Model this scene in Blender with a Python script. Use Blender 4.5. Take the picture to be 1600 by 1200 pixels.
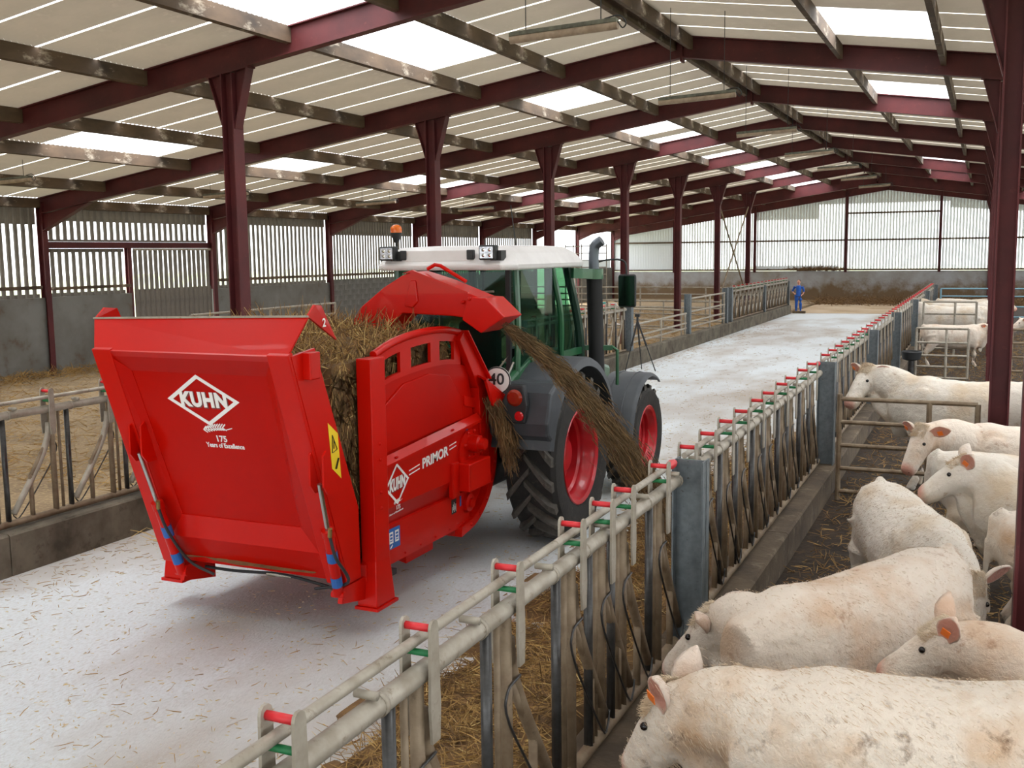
import bpy, bmesh, math, random
from math import radians as RD, sin, cos, pi, sqrt, atan2
from mathutils import Vector as V, Matrix
random.seed(7)
scn = bpy.context.scene
COL = scn.collection
for o in list(bpy.data.objects): bpy.data.objects.remove(o)

# ------------------------------------------------------------------ camera
cam = bpy.data.cameras.new('camera'); CAM = bpy.data.objects.new('camera', cam); COL.objects.link(CAM)
FPX, YAW, PITCH, ROLL, EYE = 1638.5, RD(24.27), RD(7.11), RD(-0.68), V((0, 0, 3.1))
fw = V((-sin(YAW)*cos(PITCH), cos(YAW)*cos(PITCH), -sin(PITCH)))
rt0 = V((cos(YAW), sin(YAW), 0)); up0 = rt0.cross(fw)
rt = rt0*cos(ROLL)+up0*sin(ROLL); upv = -rt0*sin(ROLL)+up0*cos(ROLL)
CAM.matrix_world = Matrix(((rt.x, upv.x, -fw.x, EYE.x), (rt.y, upv.y, -fw.y, EYE.y), (rt.z, upv.z, -fw.z, EYE.z), (0, 0, 0, 1)))
cam.sensor_width = 36; cam.lens = 36*FPX/1600; cam.clip_start = .05; cam.clip_end = 600
scn.camera = CAM

# ------------------------------------------------------------------ sky, exposure
W = bpy.data.worlds.new('sky'); scn.world = W; W.use_nodes = True
nt = W.node_tree; nt.nodes.clear()
bg = nt.nodes.new('ShaderNodeBackground'); wo = nt.nodes.new('ShaderNodeOutputWorld')
tc = nt.nodes.new('ShaderNodeTexCoord'); sx = nt.nodes.new('ShaderNodeSeparateXYZ'); rp = nt.nodes.new('ShaderNodeValToRGB')
rp.color_ramp.elements[0].position = .0; rp.color_ramp.elements[0].color = (.30, .315, .33, 1)
rp.color_ramp.elements[1].position = 1.; rp.color_ramp.elements[1].color = (.97, .985, 1, 1)   # overcast: zenith three times the horizon
nt.links.new(tc.outputs['Generated'], sx.inputs[0]); nt.links.new(sx.outputs['Z'], rp.inputs[0])
nt.links.new(rp.outputs[0], bg.inputs[0]); bg.inputs[1].default_value = 7.0
nt.links.new(bg.outputs[0], wo.inputs[0])
sun = bpy.data.lights.new('sun', 'SUN'); sun.energy = 2.0; sun.angle = RD(60); sun.color = (1, .97, .92)
SUN = bpy.data.objects.new('sun', sun); COL.objects.link(SUN); SUN.location = (0, -20, 30)
SUN.rotation_euler = V((-.15, .25, -.95)).to_track_quat('-Z', 'Y').to_euler()
vs = scn.view_settings; vs.view_transform = 'Standard'; vs.look = 'None'; vs.gamma = 1; vs.use_curve_mapping = False
vs.exposure = 0.6

# ------------------------------------------------------------------ materials
MATS = {}
def lin(c):
    return tuple(((x/255)/12.92 if x/255 <= .04045 else ((x/255+.055)/1.055)**2.4) for x in c)+(1,)
def mat(name, rgb, rough=.6, metal=0, rgb2=None, scale=6, detail=4, bump=0, bscale=None, spec=.5, lo=.35, hi=.7, coat=0, stretch=None, rgb3=None, s3=30, lo3=.55, hi3=.75):
    if name in MATS: return MATS[name]
    m = bpy.data.materials.new(name); m.use_nodes = True; n = m.node_tree; MATS[name] = m
    b = n.nodes['Principled BSDF']; b.inputs['Roughness'].default_value = rough; b.inputs['Metallic'].default_value = metal
    b.inputs['Specular IOR Level'].default_value = spec; b.inputs['Coat Weight'].default_value = coat
    b.inputs['Base Color'].default_value = lin(rgb)
    if rgb2 or bump:
        t = n.nodes.new('ShaderNodeTexCoord'); mp = n.nodes.new('ShaderNodeMapping'); n.links.new(t.outputs['Object'], mp.inputs[0])
        if stretch: mp.inputs['Scale'].default_value = stretch
    def noise(sc, det=detail, rg=.6):
        z = n.nodes.new('ShaderNodeTexNoise'); z.inputs['Scale'].default_value = sc; z.inputs['Detail'].default_value = det
        z.inputs['Roughness'].default_value = rg; n.links.new(mp.outputs[0], z.inputs['Vector']); return z
    out = None
    def mixc(a, c2, fac, l, h):
        r = n.nodes.new('ShaderNodeMapRange'); r.inputs[1].default_value = l; r.inputs[2].default_value = h; n.links.new(fac, r.inputs[0])
        x = n.nodes.new('ShaderNodeMix'); x.data_type = 'RGBA'; n.links.new(r.outputs[0], x.inputs[0])
        if isinstance(a, tuple): x.inputs[6].default_value = a
        else: n.links.new(a, x.inputs[6])
        x.inputs[7].default_value = c2; return x.outputs[2]
    if rgb2: out = mixc(lin(rgb), lin(rgb2), noise(scale).outputs['Fac'], lo, hi)
    if rgb3: out = mixc(out, lin(rgb3), noise(s3, 5, .7).outputs['Fac'], lo3, hi3)
    if out: n.links.new(out, b.inputs['Base Color'])
    if bump:
        z = noise(bscale or scale*4, 5, .65); bp = n.nodes.new('ShaderNodeBump'); bp.inputs['Strength'].default_value = bump; bp.inputs['Distance'].default_value = .02
        n.links.new(z.outputs['Fac'], bp.inputs['Height']); n.links.new(bp.outputs[0], b.inputs['Normal'])
    return m
oxide = mat('oxide_red_steel', (92, 38, 40), .55, rgb2=(70, 30, 33), scale=1.3, spec=.3, rgb3=(108, 54, 50), s3=9, lo3=.6, hi3=.8)
timber = mat('purlin_timber', (104, 84, 66), .8, rgb2=(56, 46, 38), scale=1.1, rgb3=(190, 178, 160), s3=1.8, lo3=.56, hi3=.72, stretch=(1, .8, 2))
sheetm = mat('fibre_cement_sheet', (186, 178, 166), .85, rgb2=(168, 160, 148), scale=.7, rgb3=(194, 187, 175), s3=3)
galv = mat('galvanised_steel', (170, 163, 150), .5, .2, rgb2=(140, 131, 116), scale=7, rgb3=(104, 88, 66), s3=16, lo3=.58, hi3=.75)
galvdirty = mat('muddy_galvanised_tube', (136, 120, 98), .6, .1, rgb2=(96, 76, 54), scale=5, rgb3=(60, 48, 36), s3=11, lo3=.6, hi3=.78, bump=.15)
galvdark = mat('polished_dark_tube', (84, 84, 84), .35, .6, rgb2=(50, 48, 46), scale=8)
galvpost = mat('galvanised_post', (118, 126, 130), .5, .45, rgb2=(96, 104, 108), scale=14, rgb3=(78, 78, 74), s3=30, lo3=.64, hi3=.7)
concrete = mat('alley_concrete', (208, 215, 219), .92, rgb2=(168, 157, 146), scale=.36, lo=.44, hi=.64, rgb3=(184, 184, 182), s3=42, lo3=.45, hi3=.75, bump=.5, bscale=45, stretch=(1, .45, 1), spec=.25)
concwall = mat('stained_concrete_wall', (126, 126, 122), .9, rgb2=(96, 92, 84), scale=.8, rgb3=(96, 74, 50), s3=1.6, lo3=.58, hi3=.75, bump=.25, bscale=20)
blockm = mat('concrete_block', (124, 124, 120), .92, rgb2=(98, 97, 92), scale=3, bump=.3, bscale=40)
kerbd = mat('dung_stained_kerb', (92, 78, 60), .9, rgb2=(58, 46, 34), scale=2.2, rgb3=(120, 108, 90), s3=5, lo3=.55, hi3=.75, bump=.4, bscale=18)
kerbm = mat('kerb_concrete', (112, 104, 90), .92, rgb2=(66, 58, 46), scale=2.2, rgb3=(44, 36, 28), s3=4, lo3=.55, hi3=.75, bump=.4, bscale=18)
mudm = mat('wet_manure_floor', (56, 44, 33), .75, spec=.2, rgb2=(30, 23, 17), scale=2.5, rgb3=(92, 72, 46), s3=12, lo3=.56, hi3=.75, bump=.9, bscale=10)
strawfloor = mat('straw_bedding', (146, 124, 94), .95, rgb2=(108, 88, 64), scale=1.4, rgb3=(182, 160, 116), s3=18, lo3=.5, hi3=.72, bump=1, bscale=16)
hayA = mat('dry_hay', (176, 142, 84), .9, rgb2=(124, 94, 54), scale=5)
hayB = mat('brown_hay', (128, 98, 60), .9, rgb2=(84, 62, 38), scale=5)
hayC = mat('pale_straw', (214, 190, 128), .8, rgb2=(176, 144, 84), scale=5)
red = mat('red_enamel', (196, 15, 2), .33, rgb2=(188, 12, 2), scale=.8, coat=.12, spec=.2)
reddk = mat('red_enamel_panel', (184, 13, 2), .36, rgb2=(174, 10, 2), scale=.8, coat=.06, spec=.08)
chrome = mat('chrome_rod', (190, 190, 186), .15, .95)
blackp = mat('black_plastic', (34, 36, 38), .55)
greyp = mat('grey_fender_plastic', (66, 71, 76), .5, rgb2=(56, 60, 65), scale=4, rgb3=(92, 92, 90), s3=7, lo3=.62, hi3=.8)
lugm = mat('dusty_tyre_lugs', (88, 84, 78), .85, rgb2=(66, 63, 58), scale=9, rgb3=(108, 100, 88), s3=20, lo3=.55, hi3=.75)
rubber = mat('tyre_rubber', (36, 35, 34), .85, rgb2=(50, 48, 45), scale=5, rgb3=(88, 80, 68), s3=14, lo3=.6, hi3=.8, bump=.2)
fgreen = mat('tractor_green', (34, 92, 56), .35, rgb2=(28, 78, 48), scale=2, coat=.3)
dgreen = mat('dark_green_frame', (20, 52, 38), .4, coat=.2)
whitep = mat('white_roof_plastic', (232, 230, 230), .4, rgb2=(220, 217, 217), scale=3)
rimred = mat('red_wheel_rim', (190, 22, 34), .35, rgb2=(160, 18, 28), scale=3, coat=.2)
whitepaint = mat('white_print', (238, 236, 232), .5)
blackpaint = mat('black_print', (20, 20, 20), .5)
yellowp = mat('yellow_sticker', (236, 200, 24), .5)
bluep = mat('blue_sticker', (34, 96, 170), .5)
redplastic = mat('red_plastic_grip', (206, 40, 48), .4)
greenplastic = mat('green_plastic_grip', (30, 120, 70), .45)
asph = mat('outside_ground', (150, 152, 128), .95, rgb2=(120, 132, 92), scale=.05)
slatm = mat('perforated_grey_sheet', (128, 122, 112), .7, rgb2=(104, 98, 92), scale=2)
def glassmat(name, tint, mixv):
    m = bpy.data.materials.new(name); m.use_nodes = True; n = m.node_tree; MATS[name] = m
    b = n.nodes['Principled BSDF']; o = n.nodes['Material Output']
    b.inputs['Base Color'].default_value = lin(tint); b.inputs['Roughness'].default_value = .04; b.inputs['Specular IOR Level'].default_value = .8
    t = n.nodes.new('ShaderNodeBsdfTransparent'); t.inputs[0].default_value = lin((200, 224, 214))
    x = n.nodes.new('ShaderNodeMixShader'); x.inputs[0].default_value = mixv
    n.links.new(t.outputs[0], x.inputs[1]); n.links.new(b.outputs[0], x.inputs[2]); n.links.new(x.outputs[0], o.inputs[0]); return m
def translmat(name, col, tw, pw):
    m = bpy.data.materials.new(name); m.use_nodes = True; n = m.node_tree; MATS[name] = m
    b = n.nodes['Principled BSDF']; o = n.nodes['Material Output']; b.inputs['Base Color'].default_value = lin(col); b.inputs['Roughness'].default_value = .5
    t = n.nodes.new('ShaderNodeBsdfTranslucent'); t.inputs[0].default_value = lin(col)
    p = n.nodes.new('ShaderNodeBsdfTransparent')
    x = n.nodes.new('ShaderNodeMixShader'); x.inputs[0].default_value = tw; y = n.nodes.new('ShaderNodeMixShader'); y.inputs[0].default_value = pw
    n.links.new(b.outputs[0], x.inputs[1]); n.links.new(t.outputs[0], x.inputs[2]); n.links.new(x.outputs[0], y.inputs[1]); n.links.new(p.outputs[0], y.inputs[2])
    n.links.new(y.outputs[0], o.inputs[0]); return m
cabglass = glassmat('tinted_cab_glass', (24, 44, 40), .2)
skym = translmat('translucent_roof_sheet', (246, 248, 250), .75, .55)
endm = translmat('white_translucent_sheet', (232, 235, 236), .24, .0)
def add_translucent(m, col, w):
    n = m.node_tree; o = n.nodes['Material Output']; t = n.nodes.new('ShaderNodeBsdfTranslucent'); t.inputs[0].default_value = lin(col); x = n.nodes.new('ShaderNodeMixShader'); x.inputs[0].default_value = w
    n.links.new(n.nodes['Principled BSDF'].outputs[0], x.inputs[1]); n.links.new(t.outputs[0], x.inputs[2]); n.links.new(x.outputs[0], o.inputs[0])
add_translucent(sheetm, (200, 186, 166), .045)   # slight translucency added to lighten the roof underside

# ------------------------------------------------------------------ mesh helpers
class MB:
    def __init__(s): s.v = []; s.f = []
    def add(s, vs, fs):
        k = len(s.v); s.v += [tuple(p) for p in vs]; s.f += [tuple(i+k for i in q) for q in fs]; return s
    def box(s, a, b):
        (x0, y0, z0), (x1, y1, z1) = a, b
        return s.add([(x0,y0,z0),(x1,y0,z0),(x1,y1,z0),(x0,y1,z0),(x0,y0,z1),(x1,y0,z1),(x1,y1,z1),(x0,y1,z1)],
                     [(3,2,1,0),(4,5,6,7),(0,1,5,4),(1,2,6,5),(2,3,7,6),(3,0,4,7)])
    def cbox(s, c, d): return s.box([c[i]-d[i]/2 for i in range(3)], [c[i]+d[i]/2 for i in range(3)])
    def beam(s, a, b, w, h, up=(0,0,1)):
        a, b, up = V(a), V(b), V(up); d = (b-a).normalized(); sd = d.cross(up).normalized(); u = sd.cross(d)
        q = []
        for p in (a, b):
            for i, j in ((-1,-1),(1,-1),(1,1),(-1,1)): q.append(p+sd*(i*w/2)+u*(j*h/2))
        return s.add(q, [(3,2,1,0),(4,5,6,7),(0,1,5,4),(1,2,6,5),(2,3,7,6),(3,0,4,7)])
    def ibeam(s, a, b, w, h, tf=.02, tw=.014, up=(0,0,1)):
        a, b, up = V(a), V(b), V(up); d = (b-a).normalized(); sd = d.cross(up).normalized(); u = sd.cross(d)
        for k in (-1, 1): s.beam(a+u*(k*(h/2-tf/2)), b+u*(k*(h/2-tf/2)), w, tf, up)
        return s.beam(a, b, tw, h-2*tf, up)
    def tube(s, pts, r, n=8, cap=True):
        pts = [V(p) for p in pts]; m = len(pts); k = len(s.v); rs = r if isinstance(r, (list, tuple)) else [r]*m
        pu = None
        for i, p in enumerate(pts):
            d = (pts[min(i+1, m-1)]-pts[max(i-1, 0)])
            if d.length < 1e-9: d = V((0, 0, 1))
            d.normalize()
            if pu is None: pu = d.orthogonal().normalized()
            pu = (pu-d*pu.dot(d)); pu = pu.normalized() if pu.length > 1e-6 else d.orthogonal().normalized()
            w = d.cross(pu)
            for j in range(n):
                t = 2*pi*j/n; s.v.append(tuple(p+(pu*cos(t)+w*sin(t))*rs[i]))
        for i in range(m-1):
            for j in range(n):
                a = k+i*n+j; b = k+i*n+(j+1) % n; s.f.append((a, b, b+n, a+n))
        if cap: s.f.append(tuple(k+j for j in reversed(range(n)))); s.f.append(tuple(k+(m-1)*n+j for j in range(n)))
        return s
    def prism(s, poly, off):
        n = len(poly); off = V(off); poly = [V(p) for p in poly]
        return s.add(poly+[p+off for p in poly], [tuple(reversed(range(n))), tuple(range(n, 2*n))]+[(i, (i+1) % n, n+(i+1) % n, n+i) for i in range(n)])
    def lathe(s, prof, c, axis='x', n=32, closed=False):
        k = len(s.v); m = len(prof); c = V(c)
        for j in range(n):
            t = 2*pi*j/n
            for (a, r) in prof:
                p = {'x': V((a, r*cos(t), r*sin(t))), 'y': V((r*cos(t), a, r*sin(t))), 'z': V((r*cos(t), r*sin(t), a))}[axis]
                s.v.append(tuple(c+p))
        for j in range(n):
            j2 = (j+1) % n
            for i in range(m-1): s.f.append((k+j*m+i, k+j2*m+i, k+j2*m+i+1, k+j*m+i+1))
        return s
    def ball(s, c, r, n=10, m=6):
        r = r if isinstance(r, (tuple, list)) else (r, r, r); k = len(s.v)
        for i in range(m+1):
            ph = pi*i/m
            for j in range(n): t = 2*pi*j/n; s.v.append((c[0]+r[0]*sin(ph)*cos(t), c[1]+r[1]*sin(ph)*sin(t), c[2]+r[2]*cos(ph)))
        for i in range(m):
            for j in range(n): a = k+i*n+j; b = k+i*n+(j+1) % n; s.f.append((a+n, b+n, b, a))
        return s
    def loft(s, rings, cap=True):
        k = len(s.v); n = len(rings[0])
        for r in rings: s.v += [tuple(p) for p in r]
        for i in range(len(rings)-1):
            for j in range(n): a = k+i*n+j; b = k+i*n+(j+1) % n; s.f.append((a, b, b+n, a+n))
        if cap: s.f.append(tuple(k+j for j in reversed(range(n)))); s.f.append(tuple(k+(len(rings)-1)*n+j for j in range(n)))
        return s
    def xf(s, M): s.v = [tuple(M @ V(p)) for p in s.v]; return s
    def mesh(s, name, off=V((0, 0, 0)), smooth=False):
        me = bpy.data.meshes.new(name); me.from_pydata([(p[0]-off[0], p[1]-off[1], p[2]-off[2]) for p in s.v], [], s.f); me.update()
        if smooth:
            me.polygons.foreach_set('use_smooth', [True]*len(me.polygons))
        return me
    def build(s, name, m, parent=None, smooth=False, at=None, bevel=0, fixn=False):
        """verts are world coordinates; at = origin (world)"""
        off = V(at) if at is not None else (wloc(parent) if parent else V((0, 0, 0)))
        me = s.mesh(name, off, smooth)
        if fixn:
            b = bmesh.new(); b.from_mesh(me); bmesh.ops.recalc_face_normals(b, faces=b.faces); b.to_mesh(me); b.free()
        o = bpy.data.objects.new(name, me); COL.objects.link(o)
        if m is not None: me.materials.append(m)
        if parent: o.parent = parent; o.location = off-wloc(parent)
        else: o.location = off
        if smooth == 2 or smooth is True:
            try: me.set_sharp_from_angle(angle=RD(40))
            except Exception: pass
        if bevel:
            md = o.modifiers.new('bevel', 'BEVEL'); md.width = bevel; md.segments = 2; md.limit_method = 'ANGLE'; md.angle_limit = RD(50)
        return o
def wloc(o):
    p = V((0, 0, 0))
    while o: p = p+o.location; o = o.parent
    return p
def tag(o, label=None, cat=None, group=None, kind=None):
    if label: o['label'] = label
    if cat: o['category'] = cat
    if group: o['group'] = group
    if kind: o['kind'] = kind
    return o
def thing(name, loc, label, cat, group=None, kind=None):
    o = bpy.data.objects.new(name, None); COL.objects.link(o); o.location = loc; o.empty_display_size = .1
    return tag(o, label, cat, group, kind)
def inst(src, parent, loc=None, name=None):
    o = src.copy(); COL.objects.link(o); o.parent = parent
    if name: o.name = name
    if loc is not None: o.location = loc
    for k in ('label', 'category', 'group'):
        if k in o: del o[k]
    return o
def copy_tree(src, parent=None):
    c = src.copy(); COL.objects.link(c); c.parent = parent
    for ch in list(src.children): copy_tree(ch, c)
    return c
def smoothpts(pts, n=6):
    """catmull-rom through points"""
    pts = [V(p) for p in pts]; P = [pts[0]*2-pts[1]]+pts+[pts[-1]*2-pts[-2]]; out = []
    for i in range(1, len(P)-2):
        a, b, c, d = P[i-1], P[i], P[i+1], P[i+2]
        for k in range(n):
            t = k/n; out.append(.5*((2*b)+(c-a)*t+(2*a-5*b+4*c-d)*t*t+(3*b-a-3*c+d)*t**3))
    out.append(pts[-1]); return out
def strands(count, fpos, length, rad, curl=.3, flat=.2, seed=1):
    """thin three-sided straw blades; fpos -> base point"""
    R = random.Random(seed); mb = MB(); vv = mb.v; ff = mb.f
    for _ in range(count):
        p, d = fpos(R); L = length*R.uniform(.4, 1.3); d = V(d).normalized()
        w = V((R.uniform(-1, 1), R.uniform(-1, 1), R.uniform(-1, 1))); b = d.cross(w)
        if b.length < 1e-4: continue
        b.normalize(); c = w*curl*L*.5; r = rad*R.uniform(.6, 1.4); k = len(vv)
        mid = p+d*(L*.5)+c*.35; end = p+d*L; b2 = b.cross(d)
        for q, s_ in ((p, 1), (mid, 1), (end, .4)):
            vv.append(tuple(q+b*r*s_)); vv.append(tuple(q-b*r*s_*.6+b2*r*s_)); vv.append(tuple(q-b*r*s_*.6-b2*r*s_))
        for i in (0, 3):
            for j in range(3): ff.append((k+i+j, k+i+(j+1) % 3, k+i+3+(j+1) % 3, k+i+3+j))
    return mb
# ================================================================== SETTING
BAY, F0Y = 6.473, 13.377
FY = {i: F0Y+BAY*i for i in range(-5, 9)}  # rearmost unseen bays added to cut daylight from the open back
XR, XWL, XWR = -5.36, -22.23, 11.51          # ridge, left wall, right wall
XCL, XCR = -10.72, .2                        # inner column lines
YB, YE = FY[-5]-.3, FY[8]+.15
SL = .147
def zb(x): return 6.70-SL*abs(x-XR)           # underside of rafter
GY = -8.62                                    # alley left edge
FXR, FXL = -1.9, -8.8                         # feed fences

fl = thing('floor', (0, 0, 0), 'pale dusty concrete feed alley with straw-littered pens on both sides', 'floor', kind='structure')
del fl['category']; del fl['label']
fl['label'] = 'dusty concrete feed alley floor'
MB().box((GY-.1, YB-8, -.25), (-2.0, YE, 0)).build('alley_slab', concrete, fl)
MB().box((-1.7, YB-8, -.3), (XWR, YE, 0.0)).build('pen_floor_manure', mudm, fl)
MB().box((XWL, YB-8, -.25), (GY-.2, YE, .1)).build('pen_floor_straw', strawfloor, fl)
MB().box((GY-.1, 53.2, -.01), (-2.0, YE-.15, .012)).build('trodden_straw_floor', mat('trodden_straw', (186, 166, 140), .95, rgb2=(156, 130, 98), scale=.5, rgb3=(204, 184, 146), s3=9, bump=.6, bscale=14), fl)
gnd = MB().box((-160, -150, -.6), (160, 220, -.27)).build('ground_outside', asph); tag(gnd, 'pale grassy ground outside the barn', kind='structure')

def kerb(name, x0, x1, h, lab):
    k = thing(name, ((x0+x1)/2, 20, 0), lab, None, kind='structure'); n = 0
    y = YB+.5
    R = random.Random(3)
    while y < 52.4:
        L = 3.236
        MB().prism([(x0, y+.006, -.05), (x1, y+.006, -.05), (x1-.0, y+.006, h-.02), (x1-.02, y+.006, h), (x0+.02, y+.006, h), (x0, y+.006, h-.02)], (0, L-.012, 0)).build('kerb_block', kerbm if x0 < -5 else kerbd, k)
        y += L
    return k
kerb('trim_1', -8.88, -8.62, .42, 'low concrete kerb under the left feed fence')
kerb('trim_2', -2.07, -1.68, .32, 'low muddy concrete kerb under the right feed fence')

# ---- portal frames
def frame(i):
    y = FY[i]
    where = {-1: 'whose right column stands at the photo edge', 0: 'nearest fully seen, its left column left of the machine', 1: 'second from front, left column just behind the cab beacon',
             2: 'third from front, left column above the cab roof', 3: 'fourth from front', 4: 'fifth from front', 5: 'sixth from front, with bracing rods on its left column', 6: 'seventh from front, next to the bracing rods', 7: 'brightly lit, second from the end wall', 8: 'brightly lit, against the end wall'}[i]
    fr = thing('portal_frame', (XR, y, 0), 'dark red steel portal frame '+where, 'steel frame', 'steel portal frames of the barn')
    for s in (-1, 1):
        xw = XWL+.12 if s < 0 else XWR-.12; xc = XCL if s < 0 else (XCR if i > -1 else XCR+.14)
        dp = .4 if i < 7 else .62; a = V((XR, y, zb(XR)+.4-dp/2)); b = V((xw, y, zb(xw)+.4-dp/2))
        MB().ibeam(a, b, .18, dp).build('rafter', oxide, fr)
        if not (s < 0 and i > 6):
            MB().ibeam((xc, y, -.02), (xc, y, zb(xc)-.03), .24, .22, up=(1, 0, 0)).build('column', oxide, fr)
        # flared column head
        m = MB(); zt = zb(xc)
        for q in (-1, 1):
            za = zb(xc+q*.36)+.0; m.prism([(xc+q*.10, y-.012, zt-.85), (xc+q*.36, y-.012, za), (xc+q*.10, y-.012, zt)], (0, .024, 0))
            m.beam((xc+q*.10, y, zt-.86), (xc+q*.37, y, za-.01), .18, .018, (0, 1, 0)) if False else m.prism([(xc+q*.10, y-.09, zt-.86), (xc+q*.118, y-.09, zt-.86), (xc+q*.378, y-.09, za), (xc+q*.36, y-.09, za)], (0, .18, 0))
        m.beam((xc-.4, y, zb(xc-.4)-.012), (xc+.4, y, zb(xc+.4)-.012), .19, .024)
        if not (s < 0 and i > 6): m.build('column_head', oxide, fr)
        MB().ibeam((xw, y, -.02), (xw, y, zb(xw)+.3), .16, .2, up=(1, 0, 0)).build('wall_post', oxide, fr)
        m = MB(); x1 = xw-s*1.7
        m.prism([(xw-s*.1, y-.012, zb(xw)-.42), (x1, y-.012, zb(x1)), (xw-s*.1, y-.012, zb(xw))], (0, .024, 0))
        m.prism([(xw-s*.1, y-.08, zb(xw)-.44), (x1, y-.08, zb(x1)-.02), (x1, y-.08, zb(x1)), (xw-s*.1, y-.08, zb(xw)-.42)], (0, .16, 0))
        m.build('eaves_haunch', oxide, fr)
    MB().box((XR-.02, y-.1, zb(XR)-.08), (XR+.02, y+.1, zb(XR)+.4)).build('apex_plate', oxide, fr)
    return fr
for i in range(-1, 9): frame(i)

# ---- roof: purlins + spaced sheets + skylights, all parts of the ceiling
ceil = thing('ceiling', (XR, 20, 6.5), 'grey spaced sheet roof on timber purlins with translucent skylights', None, kind='structure')
PL = [-22.15, -19.9, -17.2, -15.2, -12.4, -9.6, -7.75, -5.52]
PRr = [-5.2, -2.5, -.8, 1.5, 4.0, 6.5, 9.0, 11.4]
pur_src = {}
for X in PL+PRr:
    z0 = zb(X)+.16
    src = None
    for i in range(-5, 8):
        y0, y1 = FY[i]+.02, FY[i+1]-.02
        if src is None:
            t = SL if X < XR else -SL
            src = MB().prism([(X-.045, y0, z0-.045*t), (X+.045, y0, z0+.045*t), (X+.045, y0, z0+.235+.045*t), (X-.045, y0, z0+.235-.045*t)], (0, y1-y0, 0)).build('purlin', timber, ceil, at=(X, y0, z0))
        else:
            inst(src, ceil, src.location+V((0, y0-(FY[-5]+.02), 0)), 'purlin')
pitch = BAY/6; SW = pitch-.06
def sheet_mesh(x0, x1, n=18, amp=.022):
    v = []; f = []
    for k in range(n+1):
        y = SW*k/n; dz = amp if k % 2 else -amp
        for x in (x0, x1): v.append((x-x0, y, zb(x)-zb(x0)+dz))
    for k in range(n): f.append((2*k, 2*k+1, 2*k+3, 2*k+2))
    me = bpy.data.meshes.new('roof_sheet'); me.from_pydata(v, [], f); me.update(); return me
SKY_U = [(11.0, 13.2), (14.4, 17.7), (21.9, 24.2), (28.0, 30.4), (31.9, 33.1), (34.5, 35.6), (38.1, 39.5), (43.7, 45.4), (50, 52), (57, 59)]
SKY_L = [(8, 10), (15.3, 18.3), (22.0, 24.3), (28.3, 30.5), (32.2, 33.8), (38, 39.5), (44, 45.5)]
SKY_R = [(10, 12.2), (16.9, 18.3), (24.4, 26.2), (26.7, 28.6), (33.2, 35.2), (39.4, 41.4), (45, 47), (51, 53)]
SKY_ADDED = [(-18, -16), (-11, -9), (-4, -2.5), (2.2, 4.2)]  # out-of-view skylights added for more top light on the near alley
def is_sky(a, b, y):
    m = (a+b)/2
    if -9.6 <= m <= -7.7: R = SKY_U+SKY_ADDED+[(5.8, 8.6)]  # last range: unseen skylight added to brighten the alley beside the machine
    elif -17.3 < m < -15.1: R = SKY_L+SKY_ADDED
    elif -2.6 < m < -.7: R = SKY_R+SKY_ADDED
    elif 1.4 < m < 4.1 or 6.4 < m < 9.1: R = SKY_U+SKY_ADDED
    else: return False
    return any(p <= y <= q for p, q in R)
RJ = random.Random(11); cand = []
for lst in (PL, PRr):
    for a, b in zip(lst[:-1], lst[1:]):
        me = sheet_mesh(a, b); ms = sheet_mesh(a, b); me.materials.append(sheetm); ms.materials.append(skym)
        y = YB+.05
        y = FY[-5]
        while y < YE-.3:
            cand.append((a, b, y, ms if is_sky(a, b, y+pitch/2) else me)); y += pitch
# the sheets that show largest are objects, the rest one mesh
def show(c):
    a, b, y, me = c; p = V(((a+b)/2, y+.5, zb((a+b)/2)+.4))-EYE; d = p.dot(fw)
    if d < 1: return 1e9
    u = 800+FPX*p.dot(rt)/d; w = 600-FPX*p.dot(upv)/d
    return d if -60 < u < 1660 and -60 < w < 1260 else 1e9
cand.sort(key=show)
rest = MB(); restsky = MB()
for k, (a, b, y, me) in enumerate(cand):
    loc = V((a, y+.03+RJ.uniform(-.008, .008), zb(a)+.425))
    if k < 290:
        o = bpy.data.objects.new('roof_sheet' if me.materials[0] is sheetm else 'skylight_sheet', me); COL.objects.link(o); o.parent = ceil; o.location = loc-wloc(ceil)
    else:
        (rest if me.materials[0] is sheetm else restsky).add([V(q.co)+loc for q in me.vertices], [tuple(p.vertices) for p in me.polygons])
tag(rest.build('roof_sheets', sheetm, ceil), kind='stuff'); tag(restsky.build('skylight_sheets', skym, ceil), kind='stuff')
# ridge capping
MB().prism([(XR-.22, YB, zb(XR)+.43), (XR, YB, zb(XR)+.48), (XR+.22, YB, zb(XR)+.43), (XR+.22, YB, zb(XR)+.445), (XR, YB, zb(XR)+.5), (XR-.22, YB, zb(XR)+.445)], (0, YE-YB, 0)).build('ridge_cap', sheetm, ceil)

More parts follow.
